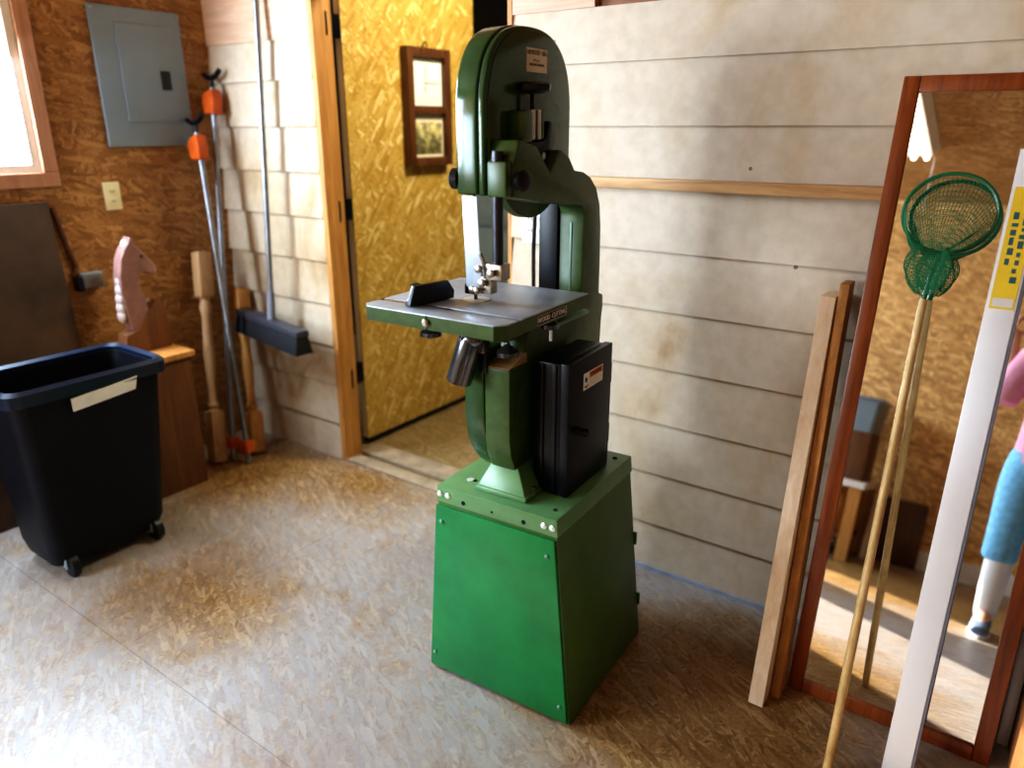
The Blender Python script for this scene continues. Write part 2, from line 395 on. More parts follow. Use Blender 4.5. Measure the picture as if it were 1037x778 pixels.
struct(mb, 'trim_2', 'brown_wood', 'dark reddish brown boards above the white siding', 'trim')
mb = MB(); mb.box((JL - 0.02, YR + 0.01, 2.06), (JR, YR + 0.1, ZC))
struct(mb, 'trim_3', 'pink_wood', 'header over the doorway', 'trim')
# bluish strip at the foot of the siding
mb = MB(); mb.box((JR + 0.02, YR - 0.02, 0), (XR, YR - 0.0125, 0.014))
struct(mb, 'baseboard_rear', 'blue_strip', 'thin blue grey strip at the foot of the white siding', 'trim')
# jambs
mb = MB(); mb.box((JL - 0.018, YR - 0.012, 0.0), (JL + 0.012, YR + 0.055, 2.06)); mb.box((JL - 0.018, YR + 0.0551, 0.0), (JL - 0.004, YR + 0.102, 2.06))
struct(mb, 'trim_4', 'orange_wood', 'orange pine door jamb beside the white siding', 'trim', bevel=0.003)
mb = MB(); mb.box((JR - 0.02, YR - 0.005, 0.0), (JR - 0.001, YR + 0.13, 2.06))
struct(mb, 'trim_5', 'orange_wood', 'thin pine jamb at the right of the doorway behind the saw', 'trim', bevel=0.003)
mb = MB(); mb.box((JL + 0.013, YR - 0.012, 0.0), (JR - .021, YR + 0.06, 0.012)); mb.box((JL + 0.013, YR + 0.085, 0.0), (JR - .021, YR + 0.20, 0.020))
struct(mb, 'trim_6', 'sill', 'worn wooden threshold of the doorway', 'trim', bevel=0.006)

# left wall with the seen window opening and an added, unseen one
W1 = (0.25, 1.385, 1.335, 2.25); W2 = (-1.40, -0.69, 1.0, 2.1)
mb = MB()
def wallx(mb, x0, x1, ylo, yhi, zhi, wins):
    ys = ylo
    for (a, b, c, d) in sorted(wins):
        mb.box((x0, ys, 0), (x1, a, zhi)); mb.box((x0, a, 0), (x1, b, c)); mb.box((x0, a, d), (x1, b, zhi)); ys = b
    mb.box((x0, ys, 0), (x1, yhi, zhi))
wallx(mb, XL - WT, XL, YF - 0.1, YR + 0.1, ZC, [W1, W2])
struct(mb, 'wall_left', 'osb_left', 'orange brown strand board wall with the grey breaker panel', 'wall')
def window(n, w, label):
    a, b, c, d = w; t = 0.055
    mb = MB()
    mb.box((XL - 0.0, a - t, c - t), (XL + 0.018, b + t, c)); mb.box((XL - 0.0, a - t, d), (XL + 0.018, b + t, d + t))
    mb.box((XL - 0.0, b, c), (XL + 0.018, b + t, d)); mb.box((XL - 0.0, a - t, c), (XL + 0.018, a, d))
    o = struct(mb, 'window_%d' % n, 'window_trim', label, 'window', bevel=0.004)
    mb = MB()
    for (y0, y1, z0, z1) in ((a, a+.03, c, d), (b-.03, b, c, d), (a+.03, b-.03, c, c+.03), (a+.03, b-.03, d-.03, d)):
        mb.box((XL - 0.035, y0, z0), (XL - 0.004, y1, z1))
    mb.build('sash', 'plate_white', o)
    mb = MB(); mb.box((XL - 0.022, a + .03, c + .03), (XL - 0.018, b - .03, d - .03)); mb.build('pane', 'glass', o)
window(1, W1, 'bright blown-out window with a brown wooden casing above the dark sheet')
window(2, W2, 'unseen second window added in the left wall nearer the camera')  # unseen, added to let the sun patch and side light in

a, b, c, d = -3.12, -2.42, .92, 1.70; t = .05
mb = MB(); mb.box((a - t, YF, c - t), (b + t, YF + .018, c)); mb.box((a - t, YF, d), (b + t, YF + .018, d + t)); mb.box((a - t, YF, c), (a, YF + .018, d)); mb.box((b, YF, c), (b + t, YF + .018, d))
w3 = struct(mb, 'window_3', 'window_trim', 'unseen low window added in the strand board wall behind the camera', 'window', bevel=0.003)  # added to put a highlight on the saw guard and light front faces
mb = MB(); mb.box((a, YF - .05, c), (b, YF - .046, d)); mb.build('pane', 'glass', w3)
mb = MB(); mb.box((XL - WT, YF - 0.1, -0.1), (XR + 0.1, YR + 0.0, 0.0))
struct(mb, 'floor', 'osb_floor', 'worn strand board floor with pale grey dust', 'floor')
mb = MB(); mb.box((XL - WT, YF - 0.1, ZC), (XR + 0.1, YR + 0.1, ZC + 0.1))
struct(mb, 'ceiling', 'osb_ceiling', 'strand board ceiling seen in the mirror', 'ceiling')
W3 = (-3.12, -2.42, .92, 1.70)
mb = MB()
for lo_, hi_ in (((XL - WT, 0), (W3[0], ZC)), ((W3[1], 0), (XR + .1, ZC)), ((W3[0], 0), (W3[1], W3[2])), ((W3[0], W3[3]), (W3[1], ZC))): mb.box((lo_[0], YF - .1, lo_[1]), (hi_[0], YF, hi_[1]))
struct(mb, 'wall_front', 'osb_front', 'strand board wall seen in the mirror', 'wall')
mb = MB(); mb.box((XR, YF, 0), (XR + 0.1, YR + 0.1, ZC))
struct(mb, 'wall_right', 'osb_left', 'strand board wall at the right end of the shop', 'wall')

# room beyond the doorway
mb = MB(); mb.box((-4.2, YR + 0.0, -0.1), (0.2, 5.3, 0.0)); struct(mb, 'floor_beyond', 'osb_floor_far', 'strand board floor beyond the doorway', 'floor')
mb = MB(); mb.box((-4.2, 5.3, 0), (0.2, 5.4, 2.9)); struct(mb, 'wall_beyond', 'far_dark', 'dark wall of the room beyond the doorway', 'wall')
mb = MB(); mb.box((-4.3, YR + 0.1, 0), (-4.2, 5.4, 2.9)); mb.box((0.2, YR + 0.1, 0), (0.3, 5.4, 2.9)); struct(mb, 'wall_beyond_side', 'far_dark', 'dark side walls of the room beyond the doorway', 'wall')
mb = MB(); mb.box((-4.3, YR + 0.1, 2.9), (0.3, 5.4, 3.0)); struct(mb, 'ceiling_beyond', 'far_dark', 'dark ceiling of the room beyond', 'ceiling')
mb = MB(); mb.box((XL - 0.9, YR + 0.101, 2.5), (XR, YR + 0.14, 2.9)); struct(mb, 'wall_beyond_header', 'far_dark', 'dark wall above the doorway in the far room', 'wall')

# ------------------------------------------------------------------ OSB door, opened into the far room
DX0, DX1, DY0, DY1 = -2.612, -2.572, 2.365, 3.255
door = empty('door_1', 'yellow strand board door standing open beyond the doorway', 'door', (DX0, DY0, 0)); door['kind'] = 'structure'
def sub(mb, name, mat, parent, **kw):
    o = mb.build(name, mat, parent, **kw); o.matrix_parent_inverse = parent.matrix_world.inverted() if False else Matrix.Translation(-parent.location) if parent.rotation_euler[2] == 0 else o.matrix_parent_inverse
    return o
mb = MB(); mb.box((DX1 - 0.006, DY0, 0.035), (DX1, DY1, 2.2)); sub(mb, 'door_face', 'osb_door', door)
mb = MB(); mb.box((DX0, DY0 + 0.001, 0.035), (DX1 - 0.0062, DY1 - 0.001, 2.2)); sub(mb, 'door_frame', 'raw_wood', door, bevel=0.003)
mb = MB(); mb.box((DX0 + 0.004, DY0 + 0.002, 0.008), (DX1 - 0.004, DY1 - 0.004, 0.0345)); sub(mb, 'door_gap_shade', 'black_plastic', door)  # black strip stands in for the shaded gap under the door
for hz in (1.90, 1.155, 0.385):
    mb = MB()
    mb.cyl((-2.566, 2.300, hz - 0.046), (-2.566, 2.300, hz + 0.046), 0.011, n=12)
    mb.hexa([(-2.607, 2.362, hz - .045), (-2.574, 2.362, hz - .045), (-2.558, 2.300, hz - .045), (-2.580, 2.300, hz - .045)], [(-2.607, 2.362, hz + .045), (-2.574, 2.362, hz + .045), (-2.558, 2.300, hz + .045), (-2.580, 2.300, hz + .045)])
    mb.hexa([(-2.574, 2.300, hz - .044), (-2.560, 2.300, hz - .044), (-2.520, 2.238, hz - .044), (-2.540, 2.238, hz - .044)], [(-2.574, 2.300, hz + .044), (-2.560, 2.300, hz + .044), (-2.520, 2.238, hz + .044), (-2.540, 2.238, hz + .044)])
    sub(mb, 'hinge', 'black_metal', door, bevel=0.002)

# picture frame hung on the door
pf = empty('picture_frame', 'walnut double picture frame hung on the yellow strand board door', 'picture frame', (DX1, 2.865, 1.33))
Y0, Y1, Z0, Z1 = 2.715, 3.02, 1.325, 1.855; T = DX1 + 0.045; fw = 0.04
mb = MB()
for (a, b, c, d) in ((Y0, Y0+fw, Z0, Z1), (Y1-fw, Y1, Z0, Z1), (Y0+fw, Y1-fw, Z0, Z0+fw), (Y0+fw, Y1-fw, Z1-fw, Z1), (Y0+fw, Y1-fw, 1.565, 1.60)):
    mb.box((DX1 + 0.001, a, c), (T, b, d))
sub(mb, 'frame', 'walnut', pf, bevel=0.004)
mb = MB(); mb.box((DX1 + 0.012, Y0+fw, 1.60), (DX1 + 0.016, Y1-fw, Z1-fw)); o = sub(mb, 'upper_print', 'white_paper', pf); o['label'] = 'white sheet with a few thin pencil lines'
mb = MB(); mb.box((DX1 + 0.0165, 2.86, 1.66), (DX1 + 0.017, 2.865, 1.775)); mb.box((DX1 + 0.0165, 2.86, 1.70), (DX1 + 0.017, 2.965, 1.704))
for q in range(9):
    mb.box((DX1 + 0.0165, 2.775 + q*0.021, 1.618 + (q % 3)*0.008), (DX1 + 0.017, 2.787 + q*0.021, 1.621 + (q % 3)*0.008))
sub(mb, 'drawing', 'ink', pf)
mb = MB(); mb.box((DX1 + 0.012, Y0+fw, Z0+fw), (DX1 + 0.016, Y1-fw, 1.565)); o = sub(mb, 'mount', 'paper', pf); o['label'] = 'cream mount around the old photograph'
mb = MB(); mb.box((DX1 + 0.0165, Y0+fw+.012, Z0+fw+.015), (DX1 + 0.018, Y1-fw-.012, 1.525)); o = sub(mb, 'lower_print', 'old_photo', pf); o['label'] = 'faded sepia photograph'
mb = MB(); mb.tube([(DX1 + 0.02, 2.865 + 0.014*math.cos(t), Z1 + 0.012 + 0.014*math.sin(t)) for t in [k*2*PI/14 for k in range(14)]], 0.003, 6, True)
sub(mb, 'hanger', 'black_metal', pf)

# grey cabinet in the far room
cb = empty('metal_cabinet', 'grey green cabinet standing in the dark room behind the saw blade', 'cabinet', (-2.45, 3.75, 0))
mb = MB(); mb.box((-3.05, 3.6, 0), (-2.24, 4.1, 1.30)); sub(mb, 'carcass', 'far_grey', cb, bevel=0.004)
for z0, z1 in ((0.06, 0.5), (0.52, 0.93), (0.95, 1.25)):
    mb = MB(); mb.box((-3.03, 3.585, z0), (-2.26, 3.599, z1)); dr = sub(mb, 'drawer', 'far_grey', cb, bevel=0.003)
    mb = MB(); mb.box((-2.55, 3.572, z1 - 0.07), (-2.43, 3.5855, z1 - 0.055)); h = mb.build('handle', 'far_dark', dr)

# ------------------------------------------------------------------ left wall fittings
ep = empty('breaker_panel', 'grey metal breaker panel with a closed door on the strand board wall', 'electrical panel', (XL, 1.85, 1.70))
mb = MB(); mb.box((XL + 0.001, 1.66, 1.425), (XL + 0.018, 2.045, 1.965)); sub(mb, 'cover', 'panel_grey', ep, bevel=0.004)
mb = MB(); mb.box((XL + 0.0185, 1.755, 1.525), (XL + 0.024, 2.0, 1.905)); dr = sub(mb, 'panel_door', 'panel_grey', ep, bevel=0.002)
mb = MB(); mb.box((XL + 0.0242, 1.925, 1.655), (XL + 0.03, 1.965, 1.73)); mb.build('latch', 'black_plastic', dr, bevel=0.002).matrix_parent_inverse = Matrix.Translation(-ep.location) @ Matrix.Identity(4) if False else Matrix.Identity(4)
for (y, z) in ((1.67, 1.44), (2.04, 1.44), (1.67, 1.95), (2.04, 1.95)):
    mb = MB(); mb.cyl((XL + 0.018, y, z), (XL + 0.021, y, z), 0.006, n=10); sub(mb, 'screw', 'steel', ep)

def outlet(name, label, cat, cx_, cz, plane, mat, w=0.07, h=0.115, n=1):
    # plane 'x': on left wall facing +x ; plane 'y': on rear wall facing -y
    if plane == 'x': loc = (XL, cx_, cz)
    else: loc = (cx_, YR - 0.012, cz)
    e = empty(name, label, cat, loc)
    def bx(a0, a1, z0, z1, d0, d1):
        m_ = MB()
        if plane == 'x': m_.box((d0, a0, z0), (d1, a1, z1))
        else: m_.box((a0, -d1, z0), (a1, -d0, z1))
        return m_
    bx(-w/2, w/2, -h/2, h/2, 0.0005, 0.007).build('cover_plate', mat, e, bevel=0.0025)
    for k in range(n):
        ox = (k - (n-1)/2) * 0.046
        for s_ in (-1, 1):
            r = bx(ox-0.016, ox+0.016, s_*0.020-0.013, s_*0.020+0.013, 0.0072, 0.009).build('receptacle', mat, e, bevel=0.003)
            for q in (-0.006, 0.006):
                bx(ox+q-0.0015, ox+q+0.0015, s_*0.020-0.005, s_*0.020+0.005, 0.0091, 0.0096).build('slot', 'hole', r)
    return e
outlet('wall_outlet', 'small ivory outlet on the strand board wall below the breaker panel', 'outlet', 1.64, 1.228, 'x', 'ivory')
outlet('wall_outlet', 'off-white outlet plate on white siding seen through the saw throat', 'outlet', -1.445, 1.185, 'y', 'plate_white', 0.115, 0.13, 2)
# junction box with cable
jb = empty('junction_box', 'small grey metal junction box low on the strand board wall', 'electrical box', (XL, 1.47, 0.90))
mb = MB(); mb.box((0.0005, -0.03, -0.03), (0.045, 0.055, 0.03)); mb.build('housing', 'panel_grey', jb, bevel=0.004)
mb = MB(); mb.box((0.0455, -0.025, -0.026), (0.048, 0.05, 0.026)); o = mb.build('face_plate', 'steel', jb, bevel=0.002)
mb = MB(); mb.box((0.0005, -0.052, -0.04), (0.05, -0.031, 0.02)); mb.build('plug', 'black_plastic', jb, bevel=0.004)
cab = MB(); cab.tube([(XL + 0.012, 1.39, 1.20), (XL + 0.012, 1.405, 1.12), (XL + 0.012, 1.42, 1.03), (XL + 0.012, 1.44, 0.96), (XL + 0.016, 1.43, 0.94)], 0.010, 8)
tag(cab.build('cable', 'walnut'), 'dark cable running down the strand board wall to the junction box', 'cable')
# dark plywood sheet under the window
mb = MB(); mb.hexa([(-3.14, -0.2, 0), (-3.115, -0.2, 0), (-3.115, 1.37, 0), (-3.14, 1.37, 0)], [(-3.245, -0.2, 1.225), (-3.22, -0.2, 1.225), (-3.22, 1.37, 1.225), (-3.245, 1.37, 1.225)])
tag(mb.build('plywood_sheet', 'dark_ply', bevel=0.002), 'dark stained plywood sheet leaning on the wall under the window', 'sheet')

# ------------------------------------------------------------------ wooden box with horse head, behind the bin
bxo = empty('wooden_crate', 'dark brown wooden box standing behind the black bin', 'box', (-3.04, 1.48, 0))
mb = MB(); mb.box((-3.10, 1.24, 0), (-2.87, 1.665, 0.585)); sub(mb, 'crate_body', 'box_wood', bxo, bevel=0.004)
mb = MB(); mb.box((-3.105, 1.225, 0.585), (-2.855, 1.68, 0.61)); o = sub(mb, 'crate_top', 'orange_wood', bxo, bevel=0.004); o['label'] = 'orange pine top board'
HS = (.8, .93)
hs = empty('horse_figure', 'pale pink carved horse head figure standing on the brown wooden box', 'figure', (-3.03, 1.555, 0.61))
# carved horse head: profile in y,z facing +y
prof = [(-0.055,0.09),(-0.075,0.18),(-0.085,0.27),(-0.080,0.35),(-0.062,0.42),(-0.035,0.465),(-0.012,0.485),(0.004,0.515),(0.016,0.482),(0.045,0.455),(0.078,0.415),(0.112,0.375),(0.118,0.352),(0.105,0.335),(0.080,0.338),(0.048,0.352),(0.022,0.345),(0.012,0.31),(0.022,0.25),(0.045,0.18),(0.06,0.09)]
prof = [(y*HS[0], z*HS[1]) for y, z in prof]
mb = MB(); mb.prism(prof, 'x', -0.03, 0.03); mb.build('head', 'horse', hs, bevel=0.008, seg=3)
mb = MB()
for k in range(9):
    t = k/8; y = -0.09 + 0.075*t*t; z = 0.17 + 0.30*t
    mb.ball((0, (y + .004)*HS[0], z*HS[1]), 0.026, (1.0, 0.6, 1.1), 10)
o = mb.build('mane', 'mane_white', hs); o['label'] = 'whitish carved mane'
for s_ in (-1, 1):
    mb = MB(); mb.ball((s_*0.029, 0.045*HS[0], 0.425*HS[1]), 0.007, n=8); mb.build('eye', 'ink', hs)
mb = MB(); mb.prism([(-0.10,0.0),(0.105,0.0),(0.115,0.06),(0.10,0.17),(0.07,0.21),(0.02,0.16),(-0.03,0.10),(-0.08,0.085)], 'x', -0.038, 0.038); o = mb.build('plinth', 'box_wood', hs, bevel=0.006); o['label'] = 'dark brown wooden base'

# ------------------------------------------------------------------ bin
bn = empty('trash_bin', 'large black wheeled trash bin with a white strip on its rim', 'bin', (-2.69, 1.10, 0))
def ring(x0, x1, y0, y1, z, r=0.05, n=6):
    out = []
    for (cx_, cy_, a0) in ((x1-r, y1-r, 0), (x0+r, y1-r, 90), (x0+r, y0+r, 180), (x1-r, y0+r, 270)):
        for k in range(n): a = R(a0 + 90*k/(n-1)); out.append((cx_ + r*math.cos(a), cy_ + r*math.sin(a), z))
    return out
def loft(mb, rings, cap0=True, cap1=True):
    vs = [[mb.bm.verts.new(p) for p in r] for r in rings]
    for a, b in zip(vs, vs[1:]):
        for i in range(len(a)):
            j = (i+1) % len(a); mb.bm.faces.new([a[i], a[j], b[j], b[i]])
    if cap0: mb.bm.faces.new(vs[0][::-1])
    if cap1: mb.bm.faces.new(vs[-1])
mb = MB()
loft(mb, [ring(-2.85, -2.585, 0.90, 1.285, 0.045), ring(-2.845, -2.56, 0.885, 1.30, 0.10), ring(-2.84, -2.515, 0.845, 1.345, 0.665), ring(-2.84, -2.515, 0.845, 1.345, 0.70),
          ring(-2.83, -2.525, 0.855, 1.335, 0.70), ring(-2.835, -2.57, 0.895, 1.29, 0.10)])
sub(mb, 'bin_body', 'bin', bn)
mb = MB()
loft(mb, [ring(-2.842, -2.513, 0.843, 1.347, 0.67), ring(-2.862, -2.495, 0.825, 1.365, 0.672), ring(-2.862, -2.495, 0.825, 1.365, 0.712), ring(-2.85, -2.507, 0.837, 1.353, 0.724), ring(-2.835, -2.522, 0.852, 1.338, 0.715), ring(-2.835, -2.522, 0.852, 1.338, 0.68)], False, False)
sub(mb, 'rim', 'bin_rim', bn)
mb = MB(); mb.hexa([(-2.5145, 1.02, 0.612), (-2.509, 1.02, 0.612), (-2.509, 1.235, 0.632), (-2.5145, 1.235, 0.632)], [(-2.505, 1.015, 0.662), (-2.493, 1.015, 0.662), (-2.493, 1.24, 0.684), (-2.505, 1.24, 0.684)])
o = sub(mb, 'handle_strip', 'white_paper', bn, bevel=0.003); o['label'] = 'white plastic strip on the front of the rim'
for (x, y) in ((-2.60, 0.945), (-2.60, 1.255), (-2.81, 0.945), (-2.81, 1.255)):
    mb = MB(); mb.lathe([(0, 0.03), (0.004, 0.044), (0.03, 0.044), (0.034, 0.03)], (x - 0.017 + 0.03, y - 0.017, 0.044), (0, 1, 0), 18)
    w = sub(mb, 'wheel', 'black_plastic', bn)
    mb = MB(); mb.cyl((x + 0.013, y - 0.021, 0.044), (x + 0.013, y + 0.021, 0.044), 0.014, n=12)
    mb.box((x - 0.005, y - 0.024, 0.04), (x + 0.03, y - 0.0195, 0.075)); mb.build('caster_fork', 'panel_grey', w)

# ------------------------------------------------------------------ clamps, spindles, broom in the corner
def clamp(label, foot, head):
    foot = Vector(foot); head = Vector(head); d = (head - foot).normalized(); L = (head - foot).length
    e = empty('pipe_clamp', label, 'clamp', foot, 0, 'pipe clamps in the corner')
    side = d.cross(Vector((0, 1, 0))).normalized(); fr = side.cross(d).normalized()
    mt = Matrix((side, fr, d)).transposed().to_4x4()
    def fin(mb, name, mat, par=e, **kw):
        bmesh.ops.transform(mb.bm, matrix=mt, verts=mb.bm.verts[:]); return mb.build(name, mat, par, **kw)
    mb = MB(); mb.cyl((0, 0, 0.0), (0, 0, L - 0.01), 0.013, n=14); fin(mb, 'pipe', 'pipe')
    mb = MB(); mb.box((-0.03, -0.022, 0.055), (0.035, 0.022, 0.115)); mb.box((0.02, -0.018, 0.05), (0.05, 0.018, 0.10)); fin(mb, 'tail_stop', 'clamp_orange', bevel=0.008)
    mb = MB(); mb.prism([(-0.03, L-0.13), (0.04, L-0.12), (0.055, L-0.05), (0.03, L-0.03), (-0.025, L-0.02), (-0.035, L-0.07)], 'y', -0.025, 0.025); fin(mb, 'clamp_head', 'clamp_orange', bevel=0.008)
    mb = MB(); mb.cyl((0, 0, L - 0.02), (0, 0, L + 0.04), 0.008, n=10); hd = fin(mb, 'screw_handle', 'black_metal')
    mb = MB(); mb.tube([(-0.06, 0, L + 0.055), (-0.03, 0, L + 0.036), (0, 0, L + 0.03), (0.03, 0, L + 0.036), (0.06, 0, L + 0.055)], 0.011, 8); fin(mb, 'crank', 'black_metal', hd)
    return e
clamp('orange headed pipe clamp in front, leaning in the corner by the breaker panel', (-2.868, 1.88, 0.0), (-3.145, 2.005, 1.49))
clamp('taller orange headed pipe clamp leaning behind the first in the corner', (-2.965, 1.86, 0.0), (-3.165, 2.125, 1.68))
def spindle(label, foot, top, mat, sq=0.033, L=None):
    foot = Vector(foot); top = Vector(top); d = (top - foot).normalized(); L = (top - foot).length
    e = empty('wooden_spindle', label, 'spindle', foot, 0, 'turned spindles in the corner')
    x = Vector((0, 1, 0)); x = (x - d * x.dot(d)).normalized(); y = d.cross(x)
    mt = Matrix((x, y, d)).transposed().to_4x4()
    for nm, z0, z1 in (('square_foot', 0.0, 0.235*L/0.95), ('square_top', L - 0.20*L/0.95, L)):
        mb = MB(); mb.box((-sq, -sq, z0), (sq, sq, z1)); bmesh.ops.transform(mb.bm, matrix=mt, verts=mb.bm.verts[:]); mb.build(nm, mat, e, bevel=0.006)
    a = 0.232*L/0.95; b = L - 0.197*L/0.95
    pr = [(a, sq*.95), (a+.012, sq*.6), (a+.03, sq*.85), (a+.045, sq*.6), (a+.10, sq*.55), ((a+b)/2, sq*.78), (b-.10, sq*.6), (b-.05, sq*.85), (b-.02, sq*.6), (b, sq*.95)]
    mb = MB(); mb.lathe(pr, (0, 0, 0), (0, 0, 1), 16); bmesh.ops.transform(mb.bm, matrix=mt, verts=mb.bm.verts[:]); mb.build('turned_shaft', mat, e)
    return e
spindle('pale turned wooden spindle with square ends leaning left of the clamps', (-3.0, 1.80, 0.004), (-3.19, 1.975, 0.955), 'spindle_wood')
spindle('shorter orange wooden spindle leaning behind the clamps by the siding', (-2.945, 1.975, 0.004), (-3.152, 2.13, 0.76), 'orange_wood')
br = empty('push_broom', 'push broom with a grey handle hanging head down on white siding', 'broom', (-2.87, 2.13, 0.72))
mb = MB(); mb.cyl((-2.812, 2.052, 0.72), (-2.812, 2.14, 2.06), 0.0125, n=12); sub(mb, 'broom_handle', 'pipe', br)
mb = MB(); mb.cyl((-2.812, 2.044, 0.66), (-2.812, 2.057, 0.80), 0.020, 0.016, n=12); sub(mb, 'ferrule', 'broom_grey', br)
a = R(-2)
rot = Matrix.Translation((-2.81, 2.04, 0.648)) @ Matrix.Rotation(R(3), 4, 'Y') @ Matrix.Rotation(R(-6), 4, 'Z')
mb = MB(); mb.box((-0.255, -0.035, 0.0), (0.255, 0.03, 0.03), rot); sub(mb, 'broom_block', 'block_dark', br, bevel=0.006)
mb = MB(); mb.hexa([(-0.265, -0.05, -0.075), (0.265, -0.05, -0.075), (0.265, 0.04, -0.075), (-0.265, 0.04, -0.075)], [(-0.25, -0.033, -0.0005), (0.25, -0.033, -0.0005), (0.25, 0.028, -0.0005), (-0.25, 0.028, -0.0005)])
bmesh.ops.transform(mb.bm, matrix=rot, verts=mb.bm.verts[:]); sub(mb, 'bristles', 'bristle', br, bevel=0.004)
mb = MB(); mb.cyl((-2.817, 2.11, 2.05), (-2.817, 2.168, 2.05), 0.004, n=8); sub(mb, 'hang_nail', 'black_metal', br)

# ------------------------------------------------------------------ wooden strip on the siding
mb = MB(); mb.hexa([(-1.54, YR - 0.034, 1.322), (-0.36, YR - 0.034, 1.322), (-0.36, YR - 0.0125, 1.322), (-1.54, YR - 0.0125, 1.322)], [(-1.54, YR - 0.034, 1.352), (-0.36, YR - 0.034, 1.357), (-0.36, YR - 0.0125, 1.357), (-1.54, YR - 0.0125, 1.352)])
tag(mb.build('wall_strip', 'raw_wood_x', bevel=0.003), 'thin raw wooden strip nailed level along the white siding', 'strip')

# ------------------------------------------------------------------ boards leaning beside the mirror
def board(label, x, w, y0, y1, ztop, depth, mat):
    mb = MB()
    mb.hexa([(x, y0, 0), (x + w, y0, 0), (x + w, y0 + depth, 0), (x, y0 + depth, 0)], [(x - 0.035, y1, ztop), (x + w - 0.035, y1, ztop), (x + w - 0.035, y1 + depth, ztop), (x - 0.035, y1 + depth, ztop)])
    tag(mb.build('wooden_board', mat, bevel=0.002), label, 'board', 'boards leaning beside the mirror')
board('pale wooden board at the left of the pair leaning beside the mirror', -0.433, 0.040, 1.725, 2.075, 1.075, 0.088, 'raw_wood')
board('darker orange wooden board leaning between the pale board and mirror', -0.391, 0.0245, 1.785, 2.09, 1.11, 0.065, 'orange_wood')

# ------------------------------------------------------------------ mirror
TL = math.atan2(0.31, 1.62)
mr_ = empty('leaning_mirror', 'tall mirror in a red brown wooden frame leaning on the siding', 'mirror', (-0.118, 1.85, 0.0))
mr_.rotation_euler = (-TL, 0, 0)
MW, MH = 0.245, 1.65; fw = 0.038
mb = MB()
for (a, b, c, d) in ((-MW, -MW+fw, 0, MH), (MW-fw, MW, 0, MH), (-MW+fw, MW-fw, 0, fw), (-MW+fw, MW-fw, MH-fw, MH)):
    mb.box((a, 0.0, c), (b, 0.022, d))
mb.build('mirror_frame', 'red_wood', mr_, bevel=0.004)
mb = MB(); mb.box((-MW+fw-0.004, 0.010, fw-0.004), (MW-fw+0.004, 0.014, MH-fw+0.004)); mb.build('mirror_pane', 'mirror', mr_, smooth=False)
mb = MB(); mb.box((-MW+0.004, 0.0225, 0.004), (MW-0.004, 0.026, MH-0.004)); mb.build('backing', 'cardboard', mr_)

# ------------------------------------------------------------------ landing net
nt_ = empty('landing_net', 'green landing net on a bamboo handle leaning against the mirror', 'net', (-0.195, 1.594, 0.0))
hc = Vector((-0.2, 2.045, 1.31)); foot = Vector((-0.195, 1.594, 0.0))
ax_ = Vector((0.04, 0.31, 1.62)).normalized(); sx_ = Vector((1, 0, 0)); sx_ = (sx_ - ax_*sx_.dot(ax_)).normalized(); nx_ = sx_.cross(ax_)   # nx_ points to the camera or away
if nx_.y > 0: nx_ = -nx_
hr = 0.098
neck = hc - ax_*0.205 - sx_*0.012
mb = MB(); mb.tube([foot + (neck - foot)*t for t in (0, 0.25, 0.5, 0.75, 1.0)], [0.010, 0.011, 0.0105, 0.010, 0.009], 10); sub(mb, 'net_handle', 'bamboo', nt_)
mb = MB(); pts = [hc + sx_*hr*math.cos(t) + ax_*hr*0.93*math.sin(t) for t in [k*2*PI/36 for k in range(36)]]
mb.tube(pts, 0.005, 8, True)
mb.tube([hc - ax_*hr*0.93, hc - ax_*0.15 - sx_*0.008, neck], 0.006, 8); sub(mb, 'net_hoop', 'net_hoop', nt_)
mb = MB(); rings = []; NN = 64; NR = 28
waist = hc - ax_*0.088 - sx_*0.018; end = hc - ax_*0.185 - sx_*0.012
for q in range(NR + 1):
    t = q/NR; rr = []
    for k in range(NN):
        a = 2*PI*k/NN
        if t < .5:      # from the hoop to the twisted waist
            u = t/.5; rad = hr*(1 - u)**.8 + .030*u; cen = hc.lerp(waist, u**1.1) + nx_*(.05*math.sin(PI*u*.5))
        else:           # loose lump hanging below
            u = (t - .5)/.5; rad = .030 + .022*math.sin(PI*u) - .012*u; cen = waist.lerp(end, u) + nx_*.05
        rad *= 1 + .10*math.sin(7*a)*min(1, t*2)
        fl_ = 1.0 - 0.35*min(1, t*2)
        p = cen + sx_*rad*math.cos(a) + ax_*rad*0.93*math.sin(a)*fl_
        rr.append(p)
    rings.append(rr)
loft(mb, rings, False, True)
o = sub(mb, 'netting', 'net_green', nt_); wm = o.modifiers.new('w', 'WIREFRAME'); wm.thickness = 0.0019; wm.use_replace = True; wm.use_even_offset = False

# ------------------------------------------------------------------ white straightedge
se = empty('straightedge', 'long white metal straightedge with a yellow label leaning in front of mirror', 'straightedge', (-0.055, 1.70, 0))
f0 = Vector((-0.057, 1.69, 0.0)); t0 = Vector((-0.058, 2.095, 1.455)); d = (t0 - f0).normalized(); x = Vector((1, 0, 0)); n_ = x.cross(d); 
SL = (t0 - f0).length
mt = Matrix((x, n_, d)).transposed().to_4x4(); mt.translation = f0
def bxm(lo, hi): m_ = MB(); m_.box(lo, hi, mt); return m_
if n_.y > 0: fd = -1
else: fd = 1
sub(bxm((-0.031, -0.018, 0.0), (0.029, 0.004, SL)), 'bar', 'white_alu', se, bevel=0.002)
sub(bxm((0.0292, -0.017, 0.0), (0.035, 0.002, SL)), 'edge_strip', 'grey_edge', se)
yl = -0.0186 if (mt @ Vector((0, -0.02, 0.5))).y < (mt @ Vector((0, 0.02, 0.5))).y else 0.0046
sub(bxm((-0.024, min(yl, yl), SL - 0.36), (0.024, yl + 0.0005, SL - 0.085)), 'label_sticker', 'yellow', se)['label'] = 'yellow label with dark green lettering'
